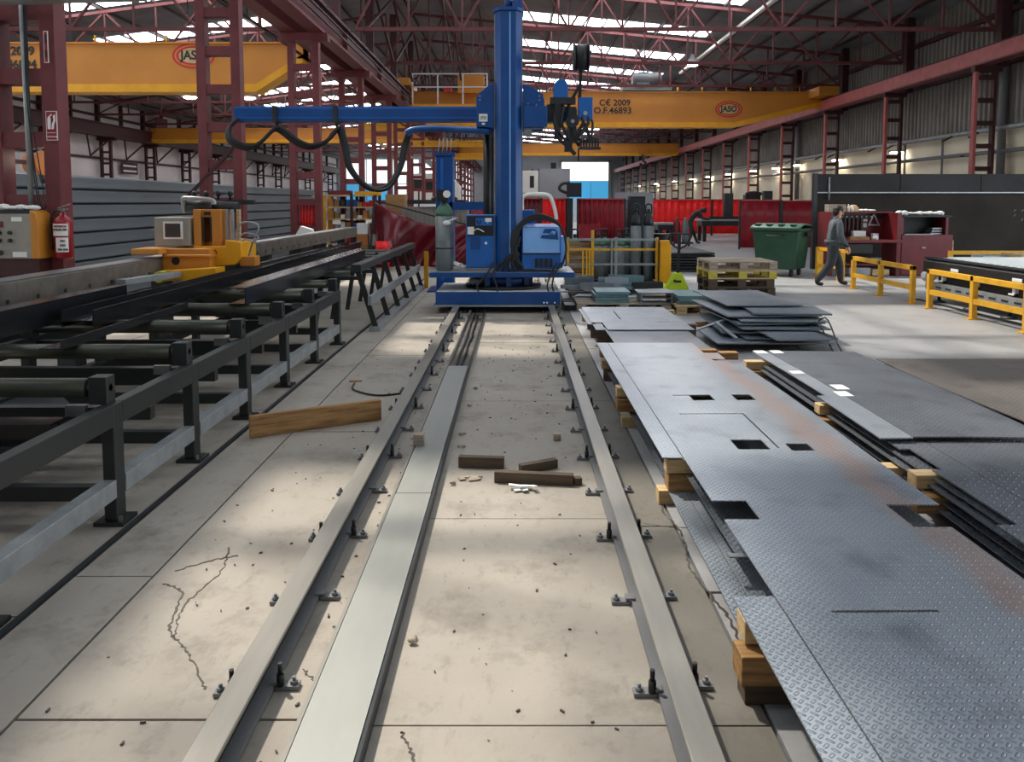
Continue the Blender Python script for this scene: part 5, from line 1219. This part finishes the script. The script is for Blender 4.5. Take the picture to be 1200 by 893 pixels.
for y in (12.6, 11.0, 9.2): box('white_label', 'white', t, 7.372, 7.38, y, y + .22, .58, .63)
MB().tube([(7.44, 13.55, .42), (7.44, 13.7, .42)], .1, 14).build('end_roller', 'white', t)
box('service_rail', 'dark_steel', t, 7.2, 7.26, 6, 13.6, 0, .02)
def railing(label, x, ys_, top, xx=None, posts=None):
    t = thing('safety_railing', label, 'railing', (x, ys_[0], 0)); P = 'rail_yellow'
    for y in ys_:
        pst = box('post', P, t, x - .04, x + .04, y - .04, y + .04, 0, top, bev=.006); box('foot_plate', P, pst, x - .1, x + .1, y - .07, y + .07, 0, .012)
    box('top_rail', P, t, x - .04, x + .04, min(ys_) - .04, max(ys_) + .04, top - .08, top, bev=.006)
    for a, b in zip(ys_[:-1], ys_[1:]): box('middle_rail', P, t, x - .03, x + .03, b + .04, a - .04, top*.42 - .04, top*.42 + .04)
    return t
railing('yellow safety railing nearest the walking man', 6.86, [15.35, 14.2, 13.05], .66)
railing('yellow safety railing beside the cutting machine bed, running out of frame', 6.86, [12.5, 11.3, 10.1, 8.9], .65)
t = thing('safety_railing', 'short yellow railing behind the walking man', 'railing', (6.9, 17.6, 0))
for x, y in ((7.02, 17.5), (7.18, 16.7)): box('post', 'rail_yellow', t, x - .07, x + .07, y - .05, y + .05, 0, .70)
bar('top_rail', 'rail_yellow', t, (7.0, 17.6, .68), (7.22, 16.4, .68), .06, .07); bar('middle_rail', 'rail_yellow', t, (7.0, 17.6, .3), (7.2, 16.6, .3), .05, .06)
t = thing('safety_railing', 'yellow railing behind the cutting machine bed', 'railing', (10, 16.4, 0))
box('top_rail', 'rail_yellow', t, 9.4, 12.2, 16.4, 16.47, .62, .70)
for x in (9.4, 10.8, 12.1): box('post', 'rail_yellow', t, x, x + .08, 16.4, 16.47, 0, .62)
tag(box('wooden_case', 'wood_pale', None, 9.75, 10.6, 14.6, 15.2, 0, .74), 'pale plywood case beyond the cutting bed', 'case'); tag(box('grey_case', 'galv', None, 9.2, 9.7, 14.9, 15.3, 0, .70), 'grey case left of the plywood case', 'case')

# ================================================================== RED CURTAINS AND SCREENS
def curtain(label, x0, x1, y, z0, z1, m, amp=.03, waves=10, frame=True, y1=None):
    t = thing('welding_curtain', label, 'curtain', ((x0 + x1)/2, y, 0)); y1 = y if y1 is None else y1
    MB().grid(lambda u, v: (x0 + (x1 - x0)*u, y + (y1 - y)*u + amp*math.sin(u*waves*2*pi)*(1.1 - .6*v), z0 + (z1 - z0)*v), waves*6, 3).build('sheet', m, t, thick=.006)
    if frame:
        bar('top_bar', 'pinkred', t, (x0, y, z1 + .02), (x1, y1, z1 + .02), .05, .05)
        for x, yy in ((x0, y), (x1, y1)): box('frame_post', 'dark_steel', t, x - .03, x + .03, yy - .03, yy + .03, 0, z1 + .04)
    return t
curtain('dark red screen left of the green bin', 8.35, 9.85, 28.3, .06, 1.80, 'curtain_dark', .015, 4)
curtain('dark red screen between the green bin and the grey partition', 9.95, 11.6, 28.4, .06, 1.78, 'curtain_dark', .015, 4)
curtain('bright red welding curtain behind the working welder', 7.2, 10.3, 40, .1, 1.86, 'curtain', .03, 9); curtain('bright red welding curtain right of the working welder', 10.35, 12.8, 40, .1, 1.86, 'curtain', .03, 7)
curtain('dark red glossy curtain right of the tall black lamp post', 2.45, 4.3, 30, .25, 1.86, 'curtain_dark', .05, 9); curtain('red glossy curtain left of the tall black lamp post', .9, 2.0, 30, .25, 1.86, 'curtain', .05, 6)
curtain('very dark curtain behind the blue welding power source', .15, 1.0, 29.0, .2, 1.88, 'tarp', .04, 5)
tag(box('red_cabinet', 'curtain_dark', None, 2.45, 3.3, 29.3, 29.7, 0, .9), 'low red cabinet in front of the glossy curtain', 'cabinet')
t = thing('lamp_post', 'tall black post with a hooked head among the red curtains', 'post', (2.15, 29.4, 0)); box('post', 'black', t, 2.0, 2.22, 29.4, 29.6, 0, 1.9); box('reflector', 'white', t, 2.24, 2.36, 29.35, 29.4, 1.0, 1.9); MB().box(1.98, 2.55, 29.35, 29.6, 1.95, 2.5).tube(smooth_path([(2.0, 29.4, 2.1), (1.7, 29.4, 2.25), (1.8, 29.4, 2.45), (2.1, 29.4, 2.5)], 4), .06, 6).build('head', 'black', t)
# sagging tarpaulin on a slanted pole, left
t = thing('tarpaulin', 'dark red plastic tarpaulin sagging from a slanted pole', 'tarpaulin', (-2.6, 20, 0))
def tp(u, v):
    x = -3.72 + 2.5*u; top = 1.78 - .62*u - .25*math.sin(pi*u); z = .05 + (top - .05)*v
    fold = .16*math.sin(8*u + 5*(1 - v)) + .09*math.sin(19*u*(1.4 - .7*v) + 4*v) + .04*math.sin(43*u*(1.2 - .6*v))
    return (x, 20 + fold, z)
MB().grid(tp, 90, 20).build('sheet', 'tarp', t, thick=.006)
bar('pole', 'dark_steel', t, (-3.85, 19.9, 0), (-3.70, 20, 1.85), .05, .05); bar('pole', 'dark_steel', t, (-3.72, 20.05, 1.8), (-1.2, 20.3, 1.12), .04, .04); bar('pole', 'dark_steel', t, (-1.2, 20.3, 0), (-1.2, 20.3, 1.7), .05, .05)
tag(MB().grid(lambda u, v: (-3.6 + .35*u, 19.55 + .02*math.sin(9*u), .05 + .7*v), 8, 3).build('red_cloth', 'curtain', None, thick=.008), 'bright red cloth corner hanging in front of the dark tarpaulin', 'cloth')
t = thing('tarpaulin', 'dull red plastic sheet hanging straight between the gas cylinder and the column', 'tarpaulin', (-.9, 20.5, 0))
MB().grid(lambda u, v: (-1.18 + .85*u, 20.5 + .06*math.sin(16*u + v), .1 + 1.62*v), 20, 4).build('sheet', 'curtain_dark', t, thick=.006); bar('top_bar', 'dark_steel', t, (-1.2, 20.5, 1.74), (-.3, 20.5, 1.74), .04, .04)
# container wall and cabinet behind the tarpaulin
t = thing('site_cabin', 'pale ribbed cabinet with a white top edge behind the tarpaulin', 'cabinet', (-2.5, 22, 0)); box('cabin_body', 'corr', t, -3.3, -1.4, 22, 23, 0, 1.62); box('cabin_lid', 'white', t, -2.75, -1.3, 21.9, 23, 1.62, 1.70)
for i in range(14): box('rib', 'corr', t, -3.25 + .13*i, -3.2 + .13*i, 21.97, 22, .05, 1.6)
tag(MB().box(-3.15, -1.45, 22.2, 22.8, 1.701, 1.82).ball((-2.1, 22.5, 1.85), (.4, .2, .12), 10, 6).build('black_bag', 'black', None), 'black bags lying on top of the pale ribbed cabinet', 'bag')
tag(box('cardboard_box', 'wood', None, -4.1, -3.5, 24, 24.6, 1.41, 2.0), 'brown cardboard box standing high behind the tarpaulin pole', 'box'); tag(box('storage_cabinet', 'dark_steel', None, -4.3, -3.35, 23.9, 24.8, 0, 1.4), 'dark cabinet under the high cardboard box', 'cabinet')
# pallet racking
t = thing('shelf_rack', 'tall rack of shelves crowded with small parts behind the track end', 'rack', (-5.6, 26, 0))
for x in (-6.65, -5.65, -4.85): 
    for y in (26, 26.9): box('upright', 'rail_yellow' if x < -6 else 'red_dark', t, x, x + (.16 if x < -6 else .09), y, y + .09, 0, 2.0)
for z in (.3, .75, 1.15, 1.55, 1.95): box('shelf', 'wood_pale', t, -6.5, -4.8, 26, 26.95, z, z + .05)
k = 0
bl = 'small bin of hardware on the crowded shelf rack'
for z in (.351, .801, 1.201, 1.601):
    for i in range(8):
        x = -6.4 + .195*i; h = rnd.uniform(.1, .28)
        cm = rnd.choice(['dark_steel', 'wood', 'brightred', 'white', 'galv', 'blue_mid', 'copper'])
        cn = {'dark_steel': 'dark', 'wood': 'wooden', 'brightred': 'red', 'white': 'white', 'galv': 'grey', 'blue_mid': 'blue', 'copper': 'rusty'}[cm]
        od = ['first', 'second', 'third', 'fourth', 'fifth', 'sixth', 'seventh', 'eighth'][i]
        tag(box('parts_bin', cm, None, x, x + .15, 26.12, 26.45, z, z + h), cn + ' bin, ' + od + ' from the yellow upright on the ' + {.351: 'lowest', .801: 'second', 1.201: 'third', 1.601: 'highest'}[z] + ' rack shelf', 'bin', 'bins on the crowded shelf rack')
tag(box('toolbox', 'bench_red', None, -6.4, -5.7, 26.2, 26.7, 2.001, 2.15), 'dark red toolbox on top of the shelf rack', 'toolbox'); tag(box('carton', 'yellow', None, -5.5, -4.7, 26.0, 26.8, 2.001, 2.12), 'yellow carton on top of the shelf rack', 'box')
for i in range(6):
    tag(box('parts_tub', ['wood', 'dark_steel', 'copper', 'galv', 'white', 'bench_red'][i], None, -5.12 + (i % 2)*.42, -4.77 + (i % 2)*.42, 24.5, 24.9, .0 + .36*(i // 2) + .001*(i//2), .35 + .36*(i // 2)), ['brown', 'dark', 'rusty', 'grey', 'white', 'red'][i] + ' tub in the two piles beside the tarpaulin pole', 'tub')
# red strips in column 3
t = thing('strip_curtain', 'bright red strips hanging inside the third lattice column', 'curtain', (-5.8, 21.3, 1.1))
for i in range(6): MB().grid(lambda u, v: (-6.02 + .085*i + .075*u, 21.24 + .01*math.sin(5*v + i), 1.1 + .62*v - .03*(i % 3)*(1 - v)), 2, 4).build('strip', 'curtain', t, thick=.005)
box('hanger', 'red_dark', t, -6.06, -5.5, 21.215, 21.26, 1.71, 1.75)
tag(box('white_sheet', 'white', None, -5.2, -4.75, 17.2, 17.6, 1.076, 1.1) if False else MB().prism([(-5.1, .95), (-4.66, .95), (-4.7, 1.12), (-4.95, 1.2)], 'y', 17.5, 17.7).build('folded_board', 'white', None), 'pale folded board leaning behind the machine track', 'board')
tag(box('dark_stand', 'dark_steel', None, -5.2, -4.64, 17.4, 17.8, 0, .949), 'dark stand under the pale folded board', 'stand')
# far machines
t = thing('grey_enclosure', 'grey enclosure with a small black box on its roof near the far door', 'cabin', (4, 90, 0)); box('enclosure_body', 'grey_building', t, 2.8, 6.3, 88, 92, 0, 5.6); box('roof_unit', 'black', t, 4.1, 4.7, 88.2, 88.8, 5.6, 6.3)
for i in range(4): box('ladder_rung', 'dark_steel', t, 1.9, 2.7, 87.9, 87.95, 3.4 + .55*i, 3.5 + .55*i)
for x in (1.9, 2.6): box('ladder_rail', 'dark_steel', t, x, x + .1, 87.9, 88.0, 0, 5.6)
t = thing('white_machine', 'white machine head with a curved duct above the dark curtain', 'machine', (.6, 45, 0)); box('machine_head', 'white', t, .35, 1.35, 45, 46, 2.3, 3.6, bev=.05); box('machine_column', 'grey_box', t, .5, 1.3, 45.2, 46, 0, 2.3); box('dark_slot', 'dark_steel', t, .85, 1.1, 44.97, 45, 2.6, 3.3)
MB().tube(smooth_path([(.3, 28.6, 0), (.25, 28.6, 1.7), (.35, 28.6, 2.0), (.75, 28.6, 2.05), (1.25, 28.6, 2.0), (1.45, 28.6, 1.6), (1.55, 28.6, 1.1)], 6), .07, 10).build('x', 'white', None)
o = bpy.data.objects['x']; o.name = 'extraction_hose'; tag(o, 'pale extraction hose arching over the dark curtain', 'hose')
t = thing('control_monitor', 'black screen on a stand in front of the far white doors', 'monitor', (-6.9, 52, 0)); box('screen', 'black', t, -7.0, -6.2, 52, 52.1, 2.7, 3.3); box('stand', 'dark_steel', t, -6.65, -6.55, 52, 52.1, 0, 2.7)
t = thing('cabin_van', 'pale rounded cabin seen beyond the rear blue mast', 'cabin', (-5.2, 60, 0)); MB().prism([(-8.6, 0), (-4.4, 0), (-4.4, 3.0), (-5.0, 3.7), (-6.0, 4.0), (-8.6, 4.0)], 'y', 60, 62).build('cabin_body', 'white', t); box('window', 'black', t, -7.6, -6.3, 59.95, 60, 2.6, 3.5)
bar('stair', 'galv', thing('far_staircase', 'pale metal staircase far behind the rear blue mast', 'staircase', (-6, 66, 0)), (-8.2, 66, 5.8), (-5.0, 66, 3.2), .3, .5)
for x, z in ((-8.2, 5.6), (-5.0, 3.0)): box('stair_post', 'galv', bpy.data.objects['far_staircase'], x - .1, x + .1, 65.9, 66.1, 0, z)
# welding bay furniture, right of centre
t = thing('steel_cabinet', 'tall black cabinet beside the grey shelving', 'cabinet', (4.9, 30, 0)); box('cabinet_body', 'black', t, 4.55, 5.15, 30.2, 30.8, 0, 1.98); box('cabinet_door', 'dark_steel', t, 4.58, 5.12, 30.17, 30.2, .1, 1.9)
t = thing('grey_shelving', 'grey shelving of boxes left of the black cabinet', 'shelving', (4.3, 31, 0))
for i in range(5): box('shelf', 'pipe', t, 4.1, 4.6, 31, 31.5, .3 + .38*i, .34 + .38*i)
box('back', 'grey_building', t, 4.1, 5.7, 31.5, 31.55, 0, 2.15)
for i in range(6): tag(box('shelf_box', ['pipe', 'galv', 'wood_old'][i % 3], None, 4.12 + .24*(i % 2), 4.33 + .24*(i % 2), 31.05, 31.4, .341 + .38*(i // 2), .58 + .38*(i // 2)), ['left box on the lowest', 'right box on the lowest', 'left box on the middle', 'right box on the middle', 'left box on the upper', 'right box on the upper'][i] + ' used board of the grey shelving', 'box', 'boxes on the grey shelving')
def table(label, x0, x1, y, h, m='dark_steel'):
    t = thing('welding_table', label, 'table', ((x0 + x1)/2, y, 0)); box('tabletop', 'galv', t, x0, x1, y, y + 1.2, h - .08, h); box('apron', m, t, x0 + .05, x1 - .05, y + .05, y + 1.1, h - .3, h - .08)
    for x in (x0 + .1, x1 - .25):
        for yy in (y + .08, y + 1.0): box('leg', m, t, x, x + .15, yy, yy + .15, 0, h - .3)
    return t
table('long steel welding table in front of the bright red curtain', 8.2, 11.4, 33.5, 1.0); table('small dark table left of the bent welder', 6.15, 7.0, 33, .85)
for i, (x, lb) in enumerate(((9.35, 'left dark upright standing on the welding table'), (11.1, 'right dark upright standing on the welding table'))): tag(box('steel_upright', 'dark_steel', None, x, x + .38, 34, 34.3, 1.001, 2.15 + .1*i), lb, 'post')
tag(MB().box(8.6, 10.3, 33.7, 34.0, 1.001, 1.12).build('steel_profile', 'black', None), 'dark profile lying on the welding table', 'steel beam')
tag(MB().ball((10.65, 33.9, 1.1), (.25, .15, .1), 10, 6).build('white_cloth', 'white', None), 'white lump resting on the welding table', 'cloth')
t = thing('gas_trolley', 'trolley carrying two dark bottles left of the bent welder', 'trolley', (6.6, 30, 0)); box('trolley_base', 'dark_steel', t, 6.25, 6.95, 30, 30.4, .1, .16)
for x, m in ((6.42, 'bench_red'), (6.75, 'cyl_grey')): MB().lathe([(.12, 0), (.13, .02), (.13, .75), (.06, .88), (.05, .98)], (x, 30.2, .16), 14).build('bottle', m, t)
for x in (6.3, 6.9): tube('wheel', 'black', t, [(x - .03, 30.2, .1), (x + .03, 30.2, .1)], .1, 12)
MB().tube(smooth_path([(6.3, 30.4, .2), (6.35, 30.45, .9), (6.6, 30.45, 1.05), (6.85, 30.45, .9), (6.9, 30.4, .2)], 4), .02, 6).build('handle', 'dark_steel', t)
tag(MB().box(12.4, 13.2, 41, 41.5, 0, 2.15).ball((12.9, 41.2, 2.2), (.5, .2, .15), 10, 6).build('covered_machine', 'black', None), 'black covered machine rising above the dark red screen', 'machine')
# ================================================================== PEOPLE
def figure(name, joints, edges, root, paint, parent, sub=2):
    """one continuous skinned body; joints: name -> (point, radius or (rx, ry))"""
    names = list(joints); ix = {n: i for i, n in enumerate(names)}
    off = parent.location
    me = bpy.data.meshes.new(name)
    me.from_pydata([tuple(Vector(joints[n][0]) - off) for n in names], [(ix[a], ix[b]) for a, b in edges], [])
    o = bpy.data.objects.new(name, me); C.objects.link(o); o.parent = parent
    md = o.modifiers.new('skin', 'SKIN'); md.use_smooth_shade = True; md.branch_smoothing = .6
    for i, n in enumerate(names):
        r = joints[n][1]; sv = me.skin_vertices[0].data[i]
        sv.radius = r if isinstance(r, tuple) else (r, r); sv.use_root = (n == root)
    s2 = o.modifiers.new('sub', 'SUBSURF'); s2.levels = sub; s2.render_levels = sub
    dg = bpy.context.evaluated_depsgraph_get()
    m2 = bpy.data.meshes.new_from_object(o.evaluated_get(dg))
    o.modifiers.clear(); o.data = m2
    m2.materials.clear(); mats = []
    for p in m2.polygons:
        k = paint(Vector(p.center) + off)
        if k not in mats: mats.append(k); m2.materials.append(MT[k])
        p.material_index = mats.index(k); p.use_smooth = True
    return o
# --- walking man, seen from behind-left, stepping to the right
px, py = 6.66, 15.95
def W(dx, dy, z): return (px + dx - (.18 * (z - .86) if z > .88 else 0), py + dy, z)
t = thing('person', 'person in grey work clothes striding right past the yellow railings', 'person', (px, py, 0))
J = {'hip': (W(0, 0, .86), (.165, .15)), 'waist': (W(.03, 0, 1.0), (.16, .15)), 'chest': (W(.10, 0, 1.2), (.18, .165)), 'upper': (W(.16, .0, 1.33), (.15, .13)), 'neck': (W(.21, .01, 1.43), .062), 'head': (W(.255, .02, 1.54), (.085, .075)), 'crown': (W(.265, .02, 1.615), (.08, .075)),
     'rhip': (W(.0, -.10, .82), .13), 'rknee': (W(-.05, -.1, .47), .098), 'rcalf': (W(-.18, -.1, .30), .085), 'rank': (W(-.33, -.1, .12), .066), 'rfoot': (W(-.34, -.1, .055), .05), 'rtoe': (W(-.20, -.1, .035), .038),
     'lhip': (W(.03, .10, .82), .13), 'lknee': (W(.20, .1, .47), .098), 'lcalf': (W(.22, .1, .3), .085), 'lank': (W(.24, .1, .11), .066), 'lfoot': (W(.25, .1, .055), .05), 'ltoe': (W(.40, .1, .035), .038),
     'rsh': (W(.15, -.19, 1.33), .09), 'relb': (W(.09, -.26, 1.06), .072), 'rwr': (W(.20, -.26, .84), .05), 'rpalm': (W(.235, -.26, .78), (.036, .026)),
     'lsh': (W(.17, .19, 1.33), .09), 'lelb': (W(.27, .25, 1.07), .07), 'lwr': (W(.38, .22, .88), .048), 'lpalm': (W(.385, .2, .80), (.036, .026))}
E_ = [('hip','waist'),('waist','chest'),('chest','upper'),('upper','neck'),('neck','head'),('head','crown'),('hip','rhip'),('rhip','rknee'),('rknee','rcalf'),('rcalf','rank'),('rank','rfoot'),('rfoot','rtoe'),
      ('hip','lhip'),('lhip','lknee'),('lknee','lcalf'),('lcalf','lank'),('lank','lfoot'),('lfoot','ltoe'),('upper','rsh'),('rsh','relb'),('relb','rwr'),('rwr','rpalm'),('upper','lsh'),('lsh','lelb'),('lelb','lwr'),('lwr','lpalm')]
for s_, y0 in (('r', -.26), ('l', .2)):
    bx = .235 if s_ == 'r' else .385
    for i, (dy, L) in enumerate(((-.024, .075), (-.008, .085), (.008, .08), (.023, .062))):
        a, b = s_ + 'f%d' % i, s_ + 'g%d' % i
        zb = .745 if s_ == 'r' else .765
        J[a] = (W(bx + .012, y0 + dy*1.1, zb), .009); J[b] = (W(bx + .005, y0 + dy, zb - L*.6), .008)
        J[s_ + 'h%d' % i] = (W(bx - .012, y0 + dy, zb - L), .007)
        E_ += [(s_ + 'palm', a), (a, b), (b, s_ + 'h%d' % i)]
    J[s_ + 't0'] = (W(bx + .04, y0 + .01, zb + .03), .010); J[s_ + 't1'] = (W(bx + .05, y0 + .012, zb - .005), .008); E_ += [(s_ + 'palm', s_ + 't0'), (s_ + 't0', s_ + 't1')]
def paint(p):
    if p.z > 1.425: return 'skin'
    if p.z < .12 and True: return 'boot'
    if .6 < p.z < .82 and p.x > px + .17 and abs(p.y - py) > .16: return 'skin'
    if p.z > .88: return 'work_grey'
    return 'work_dark'
body = figure('body', J, E_, 'hip', paint, t)
MB().ball(W(.25, .02, 1.60), (.105, .095, .085), 14, 9).ball(W(.20, .02, 1.55), (.07, .088, .09), 12, 8).build('hair', 'hair', t)
MB().ball(W(.345, .02, 1.545), (.025, .014, .018), 8, 6).ball(W(.325, .02, 1.50), (.03, .03, .02), 8, 5).build('nose', 'skin', t)
for dy in (-.03, .07): MB().ball(W(.33, dy, 1.565), (.012, .012, .008), 8, 5).build('eye', 'black', t)
MB().box(px + .205, px + .222, py - .005, py + .045, 1.508, 1.514).build('mouth', 'bench_red', t)
for dy in (-.065, .105): MB().ball(W(.245, dy, 1.545), (.022, .012, .034), 8, 6).build('ear', 'skin', t)
tube('shoulder_stripe', 'work_light', t, smooth_path([W(-.09, -.13, .98), W(-.06, -.15, 1.12), W(.0, -.165, 1.26), W(.07, -.16, 1.40)], 5), .012, 6)
MB().tube(smooth_path([W(.16, -.06, 1.41), W(.135, .0, 1.42), W(.16, .08, 1.41)], 4), .028, 8).build('collar', 'work_grey', t)
MB().lathe([(.165, 0), (.17, .015), (.16, .06)], W(.02, 0, .90), 16).build('jacket_hem', 'work_grey', t)
# --- bent welder far back
qx, qy = 7.35, 32.0
def V_(dx, dy, z): return (qx + dx, qy + dy, z)
t = thing('person', 'person in dark clothes and mask bending over the welding table', 'person', (qx, qy, 0))
J = {'hip': (V_(0, 0, .92), .15), 'waist': (V_(.05, 0, 1.06), .14), 'chest': (V_(.22, 0, 1.26), .16), 'upper': (V_(.36, 0, 1.36), .13), 'neck': (V_(.45, 0, 1.40), .06), 'head': (V_(.54, 0, 1.42), .095), 'crown': (V_(.60, 0, 1.47), .085),
     'rhip': (V_(0, -.11, .86), .11), 'rknee': (V_(.05, -.13, .5), .08), 'rank': (V_(-.05, -.13, .11), .055), 'rfoot': (V_(-.04, -.13, .055), .055), 'rtoe': (V_(.13, -.13, .04), .04),
     'lhip': (V_(0, .11, .86), .11), 'lknee': (V_(.18, .13, .5), .08), 'lank': (V_(.32, .13, .11), .055), 'lfoot': (V_(.34, .13, .055), .055), 'ltoe': (V_(.5, .13, .04), .04),
     'rsh': (V_(.34, -.19, 1.34), .08), 'relb': (V_(.45, -.24, 1.1), .06), 'rwr': (V_(.66, -.2, 1.03), .042), 'rhand': (V_(.74, -.18, 1.03), .04), 'lsh': (V_(.34, .19, 1.34), .08), 'lelb': (V_(.48, .24, 1.1), .06), 'lwr': (V_(.68, .2, 1.06), .042), 'lhand': (V_(.76, .18, 1.06), .04)}
E_ = [('hip','waist'),('waist','chest'),('chest','upper'),('upper','neck'),('neck','head'),('head','crown'),('hip','rhip'),('rhip','rknee'),('rknee','rank'),('rank','rfoot'),('rfoot','rtoe'),('hip','lhip'),('lhip','lknee'),('lknee','lank'),('lank','lfoot'),('lfoot','ltoe'),
      ('upper','rsh'),('rsh','relb'),('relb','rwr'),('rwr','rhand'),('upper','lsh'),('lsh','lelb'),('lelb','lwr'),('lwr','lhand')]
for s_, y0, z0 in (('r', -.18, 1.03), ('l', .18, 1.06)):
    for i in range(4):
        J[s_ + 'f%d' % i] = (V_(.80, y0 - .025 + .017*i, z0 - .01), .010); J[s_ + 'g%d' % i] = (V_(.83 + .006*(i % 2), y0 - .025 + .016*i, z0 - .03), .009); E_ += [(s_ + 'hand', s_ + 'f%d' % i), (s_ + 'f%d' % i, s_ + 'g%d' % i)]
    J[s_ + 't'] = (V_(.78, y0 + .045, z0 + .02), .011); E_.append((s_ + 'hand', s_ + 't'))
figure('body', J, E_, 'hip', lambda p: 'boot' if p.z < .1 else ('work_dark' if p.z > .1 and p.x < qx + .68 else 'dark_steel'), t)
MB().ball(V_(.60, 0, 1.42), (.10, .10, .13), 12, 8).build('welding_mask', 'black', t)
